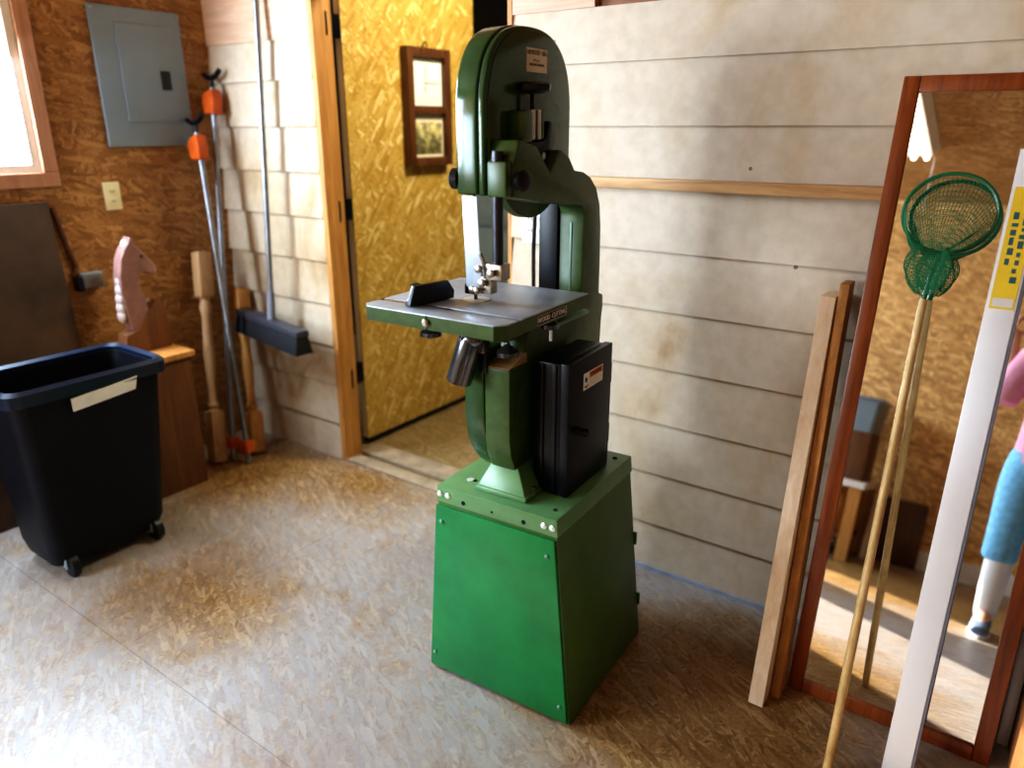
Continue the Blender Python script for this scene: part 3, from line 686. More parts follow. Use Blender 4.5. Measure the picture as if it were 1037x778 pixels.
mb = MB(); random.seed(5)
for row, (xa, xb) in enumerate(((-0.016, -0.002), (0.003, 0.016))):
    z = SL - 0.30 + 0.04*(1-row)
    while z < SL - 0.15 + 0.02*row:
        h = random.uniform(0.008, 0.018)
        mb.box((xa + random.uniform(0, .003), yl + 0.0006, z), (xb - random.uniform(0, .004), yl + 0.0011, z + h), mt); z += h + random.uniform(0.004, 0.009)
sub(mb, 'lettering', 'dk_green_ink', se)
sub(bxm((-0.020, yl + 0.0006, SL - 0.355), (0.020, yl + 0.0009, SL - 0.335)), 'label_band', 'plate_white', se)

# ------------------------------------------------------------------ box at the far right
cbx = empty('cardboard_box', 'brown cardboard box standing right of the mirror', 'box', (0.33, 1.95, 0))
mb = MB(); mb.box((0.165, 1.80, 0), (0.50, 2.10, 0.30)); sub(mb, 'box_body', 'cardboard', cbx, bevel=0.003)
mb = MB(); mb.box((0.165, 1.94, 0.3005), (0.50, 1.96, 0.302)); sub(mb, 'tape', 'paper', cbx)
tcs = empty('tool_case', 'black plastic tool case lying on the brown box at the right edge', 'case', (0.32, 1.93, 0.303))
mb = MB(); mb.box((0.15, 1.81, 0.304), (0.46, 2.05, 0.39)); sub(mb, 'case_body', 'black_plastic', tcs, bevel=0.012)
mb = MB(); mb.tube([(0.26, 1.81, 0.345), (0.26, 1.785, 0.345), (0.35, 1.785, 0.345), (0.35, 1.81, 0.345)], 0.008, 8); sub(mb, 'case_handle', 'black_plastic', tcs)
mb = MB(); mb.hexa([(0.137, 1.955, 0), (0.162, 1.955, 0), (0.162, 1.985, 0), (0.137, 1.985, 0)], [(0.137, 2.10, 0.55), (0.162, 2.10, 0.55), (0.162, 2.13, 0.55), (0.137, 2.13, 0.55)])
tag(mb.build('white_batten', 'white_alu', bevel=0.002), 'short white batten leaning between the mirror and the brown box', 'batten')

# ------------------------------------------------------------------ the band saw (local frame: x = back of machine, y = toward wall)
SA = 0.057; SO = (-1.029, 1.58, 0)
saw = empty('band_saw', 'green floor standing band saw with black motor box and steel table', 'band saw', SO, SA)
B_ = [(-.23,-.232),(.23,-.232),(.23,.231),(-.23,.231)]; T_ = [(-.182,-.232),(.176,-.232),(.176,.208),(-.182,.208)]
mb = MB(); mb.hexa([(*p, 0.0) for p in B_], [(*p, 0.596) for p in T_]); stand = mb.build('stand', 'stand_green', saw, bevel=0.005)
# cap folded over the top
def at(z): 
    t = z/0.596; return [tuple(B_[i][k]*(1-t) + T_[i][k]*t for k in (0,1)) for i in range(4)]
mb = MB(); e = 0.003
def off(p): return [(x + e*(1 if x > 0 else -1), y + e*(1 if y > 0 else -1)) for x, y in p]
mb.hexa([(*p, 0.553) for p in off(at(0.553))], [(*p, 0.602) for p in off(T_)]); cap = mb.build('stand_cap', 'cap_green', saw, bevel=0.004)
# front panel
p0 = at(0.012); p1 = at(0.546)
mb = MB(); mb.hexa([(p0[0][0]+.002, -.2325, .012), (p0[1][0]-.004, -.2325, .012), (p0[1][0]-.004, -.2425, .012), (p0[0][0]+.002, -.2425, .012)],
                   [(p1[0][0]+.000, -.2325, .546), (p1[1][0]-.004, -.2325, .546), (p1[1][0]-.004, -.2425, .546), (p1[0][0]+.000, -.2425, .546)])
pan = mb.build('front_panel', 'panel_green', saw, bevel=0.004); pan['label'] = 'bright emerald green front panel'
for (x, z) in ((-.168, .50), (.158, .50), (-.207, .06), (.203, .06)):
    mb = MB(); mb.lathe([(0, .006), (.003, .006), (.006, .002)], (x, -.2424, z), (0, -1, 0), 12); mb.build('panel_screw', 'light_green', pan)
for x in (-.176, -.150, .144, .168):
    mb = MB(); mb.lathe([(0, .0085), (.003, .0085), (.006, .004)], (x, -.2345, .578), (0, -1, 0), 14); mb.build('bolt', 'white_bolt', cap)
for (x, r) in ((-.10, .006), (.085, .006), (-.01, .003)):
    mb = MB(); mb.cyl((x, -.2352, .57), (x, -.2364, .57), r, n=12); mb.build('bolt_hole', 'hole', cap)
for (x, y, r, m_) in ((-.125, -.165, .011, 'white_bolt'), (-.112, -.163, .006, 'hole'), (.15, -.19, .006, 'hole'), (.145, .17, .007, 'hole'), (-.15, .15, .007, 'hole')):
    mb = MB(); mb.cyl((x, y, .6021), (x, y, .6035), r, n=12); mb.build('bolt_hole', m_, cap)
for z in (.33, .12):
    q = at(z); mb = MB(); mb.box((q[2][0]-.012, .212 + (.6-z)*.035, z-.02), (q[2][0]+.004, .218+(.6-z)*.035, z+.02)); mb.build('side_clip', 'stand_green', stand)

# cast frame: C-shaped profile in (v, z)
U0, U1 = -.05, .024
def arc(cx_, cy_, r, a0, a1, n=6): return [(cx_ + r*math.cos(R(a0 + (a1-a0)*k/n)), cy_ + r*math.sin(R(a0 + (a1-a0)*k/n))) for k in range(n+1)]
outline = ([(-.145, .640), (-.175, .672)] + [(-.196, .715), (-.203, .76), (-.203, .948), (-.135, .962), (-.12, 1.02), (-.06, 1.045), (.10, 1.05), (.165, 1.055)]
  + [(.166, 1.275)] + arc(.14, 1.282, .026, 0, 80, 4) + [(-.03, 1.326), (-.15, 1.345), (-.185, 1.35), (-.185, 1.428), (-.165, 1.474), (-.155, 1.476), (-.085, 1.46), (-.018, 1.398), (.025, 1.446), (.034, 1.450), (.076, 1.432), (.108, 1.398)]
  + [(.158, 1.392), (.199, 1.377), (.236, 1.348), (.262, 1.30), (.272, 1.24), (.276, 1.16), (.277, 1.053), (.304, 1.043), (.306, 1.006), (.300, .977), (.296, .90), (.275, .84), (.24, .77), (.20, .70), (.17, .64)])
mb = MB(); mb.prism(outline, 'x', U0, U1); frame = mb.build('cast_frame', 'casting', saw, bevel=0.006, seg=2)
# foot
mb = MB(); mb.hexa([(-.085, -.205, .6025), (.072, -.205, .6025), (.072, .19, .6025), (-.085, .19, .6025)], [(-.085, -.203, .616), (.072, -.203, .616), (.072, .188, .616), (-.085, .188, .616)])
mb.hexa([(-.08, -.20, .614), (.068, -.20, .614), (.068, .185, .614), (-.08, .185, .614)], [(-.052, -.17, .678), (.028, -.17, .678), (.028, .165, .678), (-.052, .165, .678)])
ft = mb.build('foot', 'cap_green', frame, bevel=0.005)
for (x, y) in ((-.072, -.15), (.06, -.15)):
    mb = MB(); mb.cyl((x, y, .616), (x, y, .626), .010, n=6); mb.build('foot_bolt', 'steel', ft)
# front pad, worn edge on the casting
mb = MB(); mb.hexa([(-.04, -.2045, .80), (.024, -.2045, .80), (.024, -.19, .80), (-.04, -.19, .80)], [(-.046, -.213, .95), (.030, -.213, .95), (.030, -.13, .95), (-.046, -.13, .95)])
mb.build('front_pad', 'casting', frame, bevel=0.005)
mb = MB(); mb.hexa([(-.04, -.211, .9505), (.027, -.211, .9505), (.027, -.128, .9505), (-.04, -.128, .9505)], [(-.04, -.211, .952), (.027, -.211, .952), (.027, -.128, .975), (-.04, -.128, .975)]); o = mb.build('pad_top', 'worn_tan', frame); o['label'] = 'small tan worn surface on top of the pad'
# lower wheel cover (left of the casting)
def capsule(cy_, cz, r, ztop=None, n=20, bot=None):
    if ztop is not None: return [(-r + cy_, cz)] + [(cy_ + r*math.cos(a), cz + r*math.sin(a)) for a in [PI + PI*k/n for k in range(1, n)]] + [(cy_ + r, cz), (cy_ + r, ztop), (cy_ - r, ztop)]
    def se(a, e=2/2.55): return (cy_ + r*math.copysign(abs(math.cos(a))**e, math.cos(a)), cz + (ztop2 - cz)*abs(math.sin(a))**e)
    ztop2 = cz + r*1.0
    return [(cy_ + r, bot), (cy_ + r, cz)] + [se(PI*k/n) for k in range(1, n)] + [(cy_ - r, cz), (cy_ - r, bot)]
mb = MB(); mb.prism(capsule(0, .808, .203, 0.985), 'x', -.112, -.052); o = mb.build('lower_wheel_cover', 'guard_green', saw, bevel=0.008)
mb = MB(); mb.lathe([(0, .03), (.012, .03), (.016, .012)], (-.1122, -.10, .93), (-1, 0, 0), 16); mb.build('cover_knob', 'black_plastic', o)
# upper wheel housing and cover
mb = MB(); mb.prism(capsule(.006, 1.522, .202, bot=1.352, n=32), 'x', -.066, -.047); o = mb.build('upper_wheel_housing', 'guard_green', saw, bevel=0.007, seg=3); up = o
mb = MB(); mb.prism([(y*.93 + .0003, (z-1.53)*.93+1.535) for y, z in capsule(.006, 1.522, .202, bot=1.34, n=32)], 'x', -.0475, -.0435); mb.build('raised_panel', 'guard_green', up, bevel=0.002)
mb = MB(); mb.prism(capsule(.006, 1.522, .2045, bot=1.354, n=32), 'x', -.124, -.0665); o = mb.build('upper_wheel_cover', 'guard_green', saw, bevel=0.006, seg=3)
mb = MB(); mb.prism(capsule(.006, 1.522, .187, bot=1.37, n=32), 'x', -.134, -.1222); mb.build('cover_bulge', 'black_metal', o, bevel=0.004)
mb = MB(); mb.lathe([(0, .012), (.004, .024), (.020, .024), (.026, .016)], (-.1245, -.180, 1.388), (-1, -.2, 0), 18); mb.build('cover_knob', 'black_plastic', o)
# upper wheel, seen below the housing
mb = MB(); mb.lathe([(0, .168), (.002, .172), (.026, .172), (.028, .168)], (-.078, .024, 1.456), (1, 0, 0), 48); mb.build('upper_wheel', 'casting', saw)
mb = MB(); mb.lathe([(0, .168), (.002, .172), (.026, .172), (.028, .168)], (-.10, .004, .80), (1, 0, 0), 32); 
mb.bm.free()
# maker's label
lb = MB(); lb.box((-.0432, -.023, 1.6255), (-.0427, .073, 1.678)); lab = lb.build('maker_label', 'paper', saw); lab['label'] = 'cream paper label with dark print'
text('label_print', 'NEWSTED  USA', .0150, 'ink', (-.0424, .025, 1.6685), (0, 1, 0), (0, 0, 1), lab, 0.86)
text('label_print', '14  x  6', .0085, 'ink', (-.0424, .022, 1.652), (0, 1, 0), (0, 0, 1), lab)
text('label_print', 'MADE IN TAIWAN', .0082, 'ink', (-.0424, .024, 1.642), (0, 1, 0), (0, 0, 1), lab)
# blade tension slide, screw and knob
mb = MB(); mb.box((-.043, -.100, 1.468), (-.005, -.055, 1.537)); o = mb.build('tension_bracket', 'casting', saw, bevel=0.004)
mb = MB(); mb.box((-.043, -.012, 1.475), (-.005, .0, 1.54)); mb.build('slide_rail', 'casting', o, bevel=0.004)
mb = MB(); mb.box((-.036, -.054, 1.474), (-.008, -.036, 1.541)); mb.box((-.036, -.030, 1.474), (-.006, -.0125, 1.541)); mb.build('slide', 'steel', o, bevel=0.002)
mb = MB(); mb.cyl((-.022, -.03, 1.42), (-.022, -.03, 1.585), .0055, n=10); ts = mb.build('tension_screw', 'black_metal', o)
mb = MB(); mb.lathe([(0, .02), (.006, .044), (.02, .046), (.026, .03)], (-.022, -.028, 1.576), (0, 0, 1), 8); mb.build('tension_knob', 'black_plastic', ts, bevel=0.002)
mb = MB(); mb.prism([(-.10, 1.466), (-.075, 1.41), (-.015, 1.375), (.03, 1.40), (.050, 1.47), (.038, 1.512), (.022, 1.516), (.012, 1.478), (-.01, 1.47)], 'x', -.042, -.004); mb.box((-.02, -.06, 1.405), (.004, -.012, 1.445)); o = mb.build('tracking_lever', 'black_metal', saw, bevel=0.003)
mb = MB(); mb.cyl((.0, -.027, 1.437), (.010, -.027, 1.437), .009, n=6); mb.build('lever_bolt', 'steel', o)
# guide post boss, knob, post
mb = MB(); mb.box((-.030, -.212, 1.353), (.020, -.176, 1.430)); bo = mb.build('post_boss', 'casting', frame, bevel=0.006)
mb = MB(); mb.lathe([(0, .010), (.012, .010), (.014, .022), (.026, .024), (.032, .018), (.034, .006)], (.022, -.172, 1.388), (1, -.25, 0), 20); mb.build('post_knob', 'black_plastic', frame)
mb = MB(); mb.cyl((-.012, -.196, 1.195), (-.012, -.196, 1.452), .0125, n=18); post = mb.build('guide_post', 'post', saw)
mb = MB(); mb.box((-.034, -.216, 1.165), (.010, -.176, 1.202)); gb = mb.build('guide_block', 'steel', saw, bevel=0.004)
mb = MB(); mb.box((-.056, -.205, 1.128), (-.026, -.178, 1.168)); mb.box((-.092, -.198, 1.125), (-.05, -.186, 1.145)); mb.build('guide_bracket', 'steel', gb, bevel=0.003)
for p, d_ in (((-.047, -.216, 1.19), (0, -1, 0)), ((-.045, -.206, 1.155), (0, -1, .1)), ((-.060, -.207, 1.136), (0, -1, 0)), ((-.012, -.217, 1.183), (0, -1, 0)), ((-.078, -.199, 1.135), (0, -1, 0))):
    mb = MB(); mb.lathe([(0, .006), (.006, .006), (.007, .0095), (.013, .0095), (.015, .006)], p, d_, 12); mb.build('guide_screw', 'steel', gb)
mb = MB(); mb.tube([(-.055, -.206, 1.222), (-.047, -.206, 1.206), (-.042, -.206, 1.186), (-.042, -.206, 1.165)], .005, 8); mb.build('guide_arm', 'steel', gb)
mb = MB(); mb.box((-.104, -.204, 1.122), (-.076, -.182, 1.146)); mb.build('guide_foot', 'black_metal', gb, bevel=0.003)
# blade guard and blade
mb = MB()
mb.prism([(-.104, 1.352), (-.064, 1.352), (-.058, 1.23), (-.048, 1.20), (-.036, 1.19), (-.054, 1.18), (-.058, 1.14), (-.096, 1.14)], 'y', -.2045, -.2020)
mb.hexa([(-.0975, -.2045, 1.14), (-.0955, -.2045, 1.14), (-.0955, -.178, 1.14), (-.0975, -.178, 1.14)], [(-.1055, -.2045, 1.352), (-.1035, -.2045, 1.352), (-.1035, -.178, 1.352), (-.1055, -.178, 1.352)]); mb.build('blade_guard', 'alu_guard', saw, bevel=0.0008)
mb = MB(); mb.box((-.0855, -.190, 1.00), (-.0845, -.178, 1.40)); mb.build('blade', 'post', saw)
# rear blade channel
mb = MB(); mb.box((-.110, .16, .98), (-.052, .20, 1.37)); mb.build('rear_blade_channel', 'black_metal', saw, bevel=0.003)
# lighter green strip paints light on the column's inner face
mb = MB(); mb.box((-.016, .1635, 1.06), (-.010, .1655, 1.26)); mb.build('column_lit_strip', 'light_green', frame, bevel=0.002)
mb = MB(); mb.lathe([(0, .006), (.006, .007), (.01, .004)], (.0, .276, 1.215), (0, 1, 0), 10); mb.build('column_screw', 'steel', frame)

# table: top plate with a miter slot, in two levels
TU0, TU1, TV0, TV1, TZ = -.287, .112, -.372, .030, 1.105
ch = .020
def chamfer(u0, u1, v0, v1): return [(u0+ch, v0), (u1-ch, v0), (u1, v0+ch), (u1, v1), (u0, v1), (u0, v0+ch)]
mb = MB(); mb.prism(chamfer(TU0, TU1, TV0, TV1), 'z', TZ - .034, TZ - .009); tab = mb.build('table', 'casting', saw, bevel=0.002)
mb = MB()      # steel top split by the slot
S0, S1 = -.306, -.288
mb.prism([(TU0+ch, TV0), (TU1-ch, TV0), (TU1, TV0+ch), (TU1, S0), (TU0, S0), (TU0, TV0+ch)], 'z', TZ - .0088, TZ)
mb.prism([(TU0, S1), (TU1, S1), (TU1, TV1), (TU0, TV1)], 'z', TZ - .0088, TZ); ttop = mb.build('table_top', 'table_steel', tab, bevel=0.001); ttop['label'] = 'bare grey steel top with a miter slot'
mb = MB(); mb.box((TU0-.0005, TV0+ch, TZ-.0085), (TU0+.001, TV1, TZ-.0005)); mb.prism([(TU0+ch, TV0-.0012), (TU1-ch, TV0-.0012), (TU1+.0012, TV0+ch), (TU1+.0012, TV1), (TU1+.0002, TV1), (TU1+.0002, TV0+ch), (TU1-ch, TV0-.0002), (TU0+ch, TV0-.0002), (TU0-.0002, TV0+ch), (TU0-.0012, TV0+ch)], 'z', TZ-.0335, TZ-.002); mb.build('table_rim', 'casting', tab)
mb = MB(); mb.lathe([(0, .033), (.0015, .033)], (-.085, -.181, TZ+.0001), (0, 0, 1), 28); o = mb.build('table_insert', 'insert', tab); o['label'] = 'round white throat plate'
mb = MB(); mb.lathe([(0, .008), (.006, .009), (.010, .005)], (-.088, TV0-.001, TZ-.017), (0, -1, 0), 14); mb.build('table_pin', 'steel', tab)
mb = MB(); mb.box((-.0895, TV0-.0022, TZ-.036), (-.0865, TV0-.0014, TZ-.001)); mb.build('table_split', 'hole', tab)
mb = MB(); mb.box((.1134, -.228, TZ-.0290), (.1145, -.090, TZ-.0075)); o = mb.build('table_sign', 'ink', tab); o['label'] = 'black plate with white lettering WOOD CUTTING'
mb = MB()
for (v0, v1, z0, z1) in ((-.228,-.090,-.0082,-.0075),(-.228,-.090,-.029,-.0283),(-.228,-.2268,-.029,-.0075),(-.0912,-.09,-.029,-.0075)): mb.box((.1145, v0, TZ+z0), (.1149, v1, TZ+z1))
mb.build('sign_border', 'white_paper', o)
text('sign_lettering', 'WOOD  CUTTING', .0165, 'white_paper', (.1149, -.159, TZ-.0185), (0, 1, 0), (0, 0, 1), o, 0.95)
# trunnion under the table, ledge and lock knobs
mb = MB(); mb.prism([(-.26, TZ-.036), (.0, TZ-.036), (-.02, TZ-.075), (-.06, TZ-.10), (-.17, TZ-.10), (-.22, TZ-.07)], 'x', -.045, -.005); mb.prism([(-.20, TZ-.036), (.02, TZ-.036), (.0, TZ-.06), (-.16, TZ-.06)], 'x', .0, .06); mb.build('trunnion', 'casting', saw, bevel=0.003)
mb = MB(); mb.prism([(.024, 1.048), (.072, 1.040), (.072, 1.030), (.024, 1.022)], 'y', -.055, .118); o = mb.build('casting_ledge', 'light_green', frame, bevel=0.002)
for (x, y, z, r) in ((-.135, -.30, 1.043, .026), (.052, -.255, 1.012, .026), (.085, -.118, 1.052, .022)):
    mb = MB(); mb.lathe([(0, r*.55), (.004, r), (.014, r), (.020, r*.7), (.030, r*.25), (.034, .005), (.036, .005)], (x, y, z - .012), (0, 0, 1), 18); mb.build('lock_knob', 'gloss_black', tab)
mb = MB(); mb.cyl((.088, -.118, 1.012), (.088, -.118, 1.045), .004, n=10); mb.build('angle_pointer', 'insert', tab)
# dust chute (glossy) at the left of the casting
mb = MB(); mb.lathe([(0, .028), (.01, .030), (.05, .031), (.115, .032), (.118, .026)], (-.066, -.235, 1.022), (-.30, -.06, -1.0), 22)
o = mb.build('dust_spout', 'gloss_black', saw); o['label'] = 'glossy dark dust spout pointing down'
mb = MB(); mb.ball((-.063, -.232, 1.022), .033, (1, .9, .8), 18); mb.box((-.075, -.225, .985), (-.035, -.195, 1.045)); mb.build('spout_elbow', 'gloss_black', o, bevel=0.004)
mb = MB(); mb.box((-.058, -.216, .935), (-.034, -.2035, 1.0)); mb.build('spout_bracket', 'black_metal', o, bevel=0.003)

# black motor/switch box on the back
bx0, bx1, by0, by1, bz0, bz1 = .044, .145, -.122, .113, .604, .957
mb = MB(); mb.box((bx0, by0, bz0), (bx1 - .024, by1, bz1)); bb = mb.build('motor_box', 'black_metal', saw, bevel=0.004)
for x in (.062, .098):
    mb = MB(); mb.box((x, by0 - .004, bz0 + .01), (x + .012, by0 - .0005, bz1 - .004)); mb.build('box_rib', 'black_metal', bb, bevel=0.0015)
mb = MB(); mb.box((bx1 - .0235, by0 - .003, bz0 - .0005), (bx1, by1 + .006, bz1 + .003)); bd = mb.build('box_door', 'black_metal', bb, bevel=0.003)
mb = MB(); mb.lathe([(0, .011), (.012, .009), (.03, .011), (.034, .006)], (bx1, by0 + .052, .772), (1, 0, 0), 14); mb.build('door_knob', 'black_plastic', bd)
for z in (.70, .875):
    mb = MB(); mb.box((bx1 - .016, by1 + .0065, z - .028), (bx1 - .002, by1 + .013, z + .028)); mb.build('box_hinge', 'black_metal', bb, bevel=0.002)
mb = MB(); mb.box((.0245, -.03, .72), (.0435, .03, .9)); mb.build('box_mount', 'black_metal', bb)
lz0, lz1, ly0, ly1 = .872, .917, -.048, .062
mb = MB(); mb.box((bx1 + .0002, ly0, lz0), (bx1 + .0009, ly1, lz1)); wl = mb.build('warning_label', 'white_paper', bd); wl['label'] = 'white sticker with an orange warning band'
mb = MB(); mb.box((bx1 + .0010, ly0 + .032, lz1 - .0185), (bx1 + .0014, ly1 - .004, lz1 - .003)); mb.build('warning_band', 'warn_orange', wl)
text('warning_print', 'WARNING', .0135, 'ink', (bx1 + .0015, ly0 + .068, lz1 - .0108), (0, 1, 0), (0, 0, 1), wl, 0.95)
mb = MB()
for k in range(4): mb.box((bx1 + .0010, ly0 + .034, lz0 + .005 + k*.0052), (bx1 + .0013, ly1 - .008 - (k % 2)*.012, lz0 + .0065 + k*.0052))
mb.build('warning_lines', 'paper', wl)
mb = MB(); mb.prism([(ly0+.008, lz0+.030), (ly0+.014, lz0+.034), (ly0+.022, lz0+.026), (ly0+.016, lz0+.022), (ly0+.021, lz0+.016), (ly0+.014, lz0+.020), (ly0+.008, lz0+.022)], 'x', bx1+.001, bx1+.0014)
mb.tube([(bx1+.0012, ly0+.015 + .008*math.cos(t), lz0+.012 + .006*math.sin(t)) for t in [PI*1.0 + PI*k/8 for k in range(9)]], .0015, 5); mb.build('warning_pictogram', 'ink', wl)
# power cord from the outlet, hanging behind the saw
pc = MB(); pc.tube([(-1.428, YR - .03, 1.46), (-1.427, YR - .04, 1.40), (-1.426, YR - .06, 1.10), (-1.424, YR - .06, 0.95), (-1.42, YR - .05, 0.70), (-1.41, YR - .05, .40), (-1.39, YR - .06, .12), (-1.32, YR - .08, .012), (-1.2, YR - .12, .008), (-1.05, YR - .20, .008)], .007, 8)
cordo = empty('power_cord', 'black power cord hanging down the siding behind the saw throat', 'cord', (-1.425, YR - .05, 0))
sub(pc, 'cable', 'black_plastic', cordo)
mb = MB(); mb.box((-1.442, YR - .05, 1.44), (-1.414, YR - .0125, 1.49)); sub(mb, 'plug', 'black_plastic', cordo, bevel=0.005)

# miter gauge on the table (own thing): black head, pivot plate, bar in the slot
mg = empty('miter_gauge', 'black miter gauge lying on the steel saw table', 'gauge', SO, SA)
ga = R(77); gx = Matrix.Translation((-.162, -.268, TZ + .0005)) @ Matrix.Rotation(ga, 4, 'Z')
mb = MB(); mb.prism([(-.068, .003), (.066, .003), (.068, .022), (.050, .048), (-.052, .048), (-.066, .012)], 'y', -.014, .0, gx); mb.build('gauge_head', 'black_plastic', mg, bevel=0.003)
mb = MB(); mb.box((-.064, .0005, .0), (.062, .012, .008), gx); mb.box((-.040, .0005, .008), (.040, .006, .030), gx); mb.build('head_back', 'black_plastic', mg, bevel=0.002)
mb = MB(); mb.prism([(.04*math.cos(R(a_)), .012 + .055*math.sin(R(a_))) for a_ in range(0, 181, 20)], 'z', .0002, .006, gx); o = mb.build('protractor_plate', 'alu_guard', mg, bevel=0.001); o['label'] = 'bright metal protractor plate'
mb = MB(); mb.lathe([(0, .008), (.020, .008), (.022, .014), (.034, .014), (.037, .008)], (gx @ Vector((-.012, .034, .006))), (0, 0, 1), 14); mb.build('lock_knob', 'black_plastic', mg)
mb = MB(); mb.box((TU0 - .05 + .06, S0 + .0015, TZ - .0085), (TU0 + .20, S1 - .0015, TZ - .0003)); mb.build('gauge_bar', 'steel', mg)

# ------------------------------------------------------------------ things seen only in the mirror
bench = empty('workbench', 'brown workbench with a white top against the wall behind, in the mirror', 'workbench', (-1.2, YF + 0.35, 0))
wb0, wb1 = -1.6, -0.62
mb = MB(); mb.box((wb0, YF + 0.02, 0.45), (wb1, YF + 0.62, 0.49)); sub(mb, 'bench_top', 'concrete_white', bench, bevel=0.004)
for (x, y) in ((wb0+.05, YF+.06), (wb1-.05, YF+.06), (wb0+.05, YF+.57), (wb1-.05, YF+.57)):
    mb = MB(); mb.box((x-.035, y-.035, 0), (x+.035, y+.035, .45)); sub(mb, 'leg', 'orange_wood', bench)
mb = MB(); mb.box((wb0+.05, YF+.05, .12), (wb1-.05, YF+.55, .15)); sub(mb, 'lower_shelf', 'box_wood', bench)
kd = MB(); kd.lathe([(0, .14), (.1, .165), (.2, .165), (.29, .14)], (-.83, YF + .36, .151), (0, 0, 1), 20)
tag(kd.build('wooden_keg', 'orange_wood'), 'round wooden keg on the bench lower shelf seen in the mirror', 'keg')
tb = empty('storage_bin', 'grey plastic storage bin on the white bench top seen in the mirror', 'bin', (-.98, YF + .4, .49))
mb = MB(); loft(mb, [ring(-1.0, -.66, YF+.1, YF+.5, .80, .03), ring(-1.02, -.64, YF+.08, YF+.52, 1.0, .03)]); sub(mb, 'bin_body', 'panel_grey', tb)
mb = MB(); mb.box((-1.03, YF+.07, 1.0), (-.63, YF+.53, 1.02)); sub(mb, 'bin_lid', 'broom_grey', tb, bevel=0.004)
mb = MB(); mb.box((-.83, YF+.1, .4905), (-.66, YF+.5, .799)); tag(mb.build('wooden_box', 'box_wood', bevel=0.004), 'dark wooden box under the grey storage bin in the mirror', 'box')
mb = MB(); mb.box((-1.12, YF+.12, .4905), (-.84, YF+.5, .799)); tag(mb.build('white_carton', 'concrete_white', bevel=0.004), 'white carton beside the dark wooden box in the mirror', 'carton')
mb = MB(); mb.box((-.56, YF+.02, .0), (-.30, YF+.06, .42)); tag(mb.build('dark_panel', 'walnut', bevel=0.004), 'dark brown panel standing against the strand board wall, in the mirror', 'panel')
mb = MB(); mb.hexa([(-.61, YF+.22, 0), (-.58, YF+.22, 0), (-.58, YF+.25, 0), (-.61, YF+.25, 0)], [(-.60, YF+.02, .62), (-.57, YF+.02, .62), (-.57, YF+.05, .62), (-.60, YF+.05, .62)])
tag(mb.build('wooden_pole', 'raw_wood'), 'thin wooden pole leaning on the wall behind, in the mirror', 'pole')
# white skirting on that wall
mb = MB(); mb.box((-.8, YF+.001, 0.0), (XR, YF+.018, .13)); struct(mb, 'baseboard_front', 'concrete_white', 'white skirting seen in the mirror', 'baseboard')
cl = empty('ceiling_light', 'white fluorescent ceiling fixture with glowing tubes, in the mirror', 'light', (-.70, -.05, ZC))
mb = MB(); mb.prism([(-.82, ZC - .001), (-.58, ZC - .001), (-.61, ZC - .05), (-.79, ZC - .05)], 'y', -.45, .75); sub(mb, 'housing', 'concrete_white', cl)
for x in (-.765, -.70, -.635):
    mb = MB(); mb.cyl((x, -.43, ZC - .068), (x, .73, ZC - .068), .015, n=12); sub(mb, 'tube', 'tube', cl)
mb = MB(); mb.tube([(-.60, -.46, ZC - .05), (-.60, -.47, ZC - .2), (-.60, -.47, ZC - .36)], .003, 6); sub(mb, 'pull_cord', 'plate_white', cl)

# ------------------------------------------------------------------ the photographer, standing behind the camera (seen in the mirror)
per = empty('person', 'person in pink shirt and blue jeans, arms raised, reflected in the mirror', 'person', (0.20, 0.06, 0))
def skin(name, verts, edges, mat, parent, root=0, sub_=2, radii=None):
    me = bpy.data.meshes.new(name); me.from_pydata([v[:3] for v in verts], edges, []); o = bpy.data.objects.new(name, me); C.objects.link(o)
    sm = o.modifiers.new('skin', 'SKIN'); sm.use_smooth_shade = True
    for i, v in enumerate(verts):
        r = v[3]; r = r if isinstance(r, tuple) else (r, r); me.skin_vertices[0].data[i].radius = r
    me.skin_vertices[0].data[root].use_root = True
    ss = o.modifiers.new('sub', 'SUBSURF'); ss.levels = sub_; ss.render_levels = sub_
    me.materials.append(M[mat]); o.parent = parent
    return o
# joints (local: x to the side, y forward to the mirror)
V = []; Eg = []
def v_(x, y, z, r): V.append((x, y, z, r)); return len(V) - 1
pel = v_(0, 0, .86, (.135, .095)); wai = v_(0, .0, 1.0, (.115, .082)); che = v_(0, .0, 1.18, (.135, .095)); upc = v_(0, -.01, 1.28, (.10, .075)); nek = v_(0, 0, 1.37, .045); hd0 = v_(0, .015, 1.44, .062); hd1 = v_(0, .015, 1.51, (.072, .088)); hd2 = v_(0, .01, 1.575, (.064, .075))
for a_, b_ in ((pel, wai), (wai, che), (che, upc), (upc, nek), (nek, hd0), (hd0, hd1), (hd1, hd2)): Eg.append((a_, b_))
HANDS = {}
for s_ in (-1, 1):
    hip = v_(s_*.085, 0, .80, .088); kn = v_(s_*.10, .02, .44, .054); an = v_(s_*.115, -.02, .09, .036); bl = v_(s_*.12, .07, .045, .034); te = v_(s_*.125, .14, .035, .026)
    Eg += [(pel, hip), (hip, kn), (kn, an), (an, bl), (bl, te)]
    sh = v_(s_*.155, -.01, 1.265, .052); el = v_(s_*.235, -.01, 1.03, .040)
    # forearms fold up to the camera position (world x=0,y=0 => local -.22,.24)
    wr = v_(-.17 + s_*.07, -.06 if s_ < 0 else .0, 1.36, .026)
    Eg += [(upc, sh), (sh, el), (el, wr)]
    w = Vector(V[wr][:3]); e_ = Vector(V[el][:3]); dd = (w - e_).normalized()
    pm = w + dd*.045; pa = v_(pm.x, pm.y, pm.z, (.034, .017)); Eg.append((wr, pa)); HANDS[s_] = (pm, dd, pa)
body = skin('body', V, Eg, 'skin', per, pel)
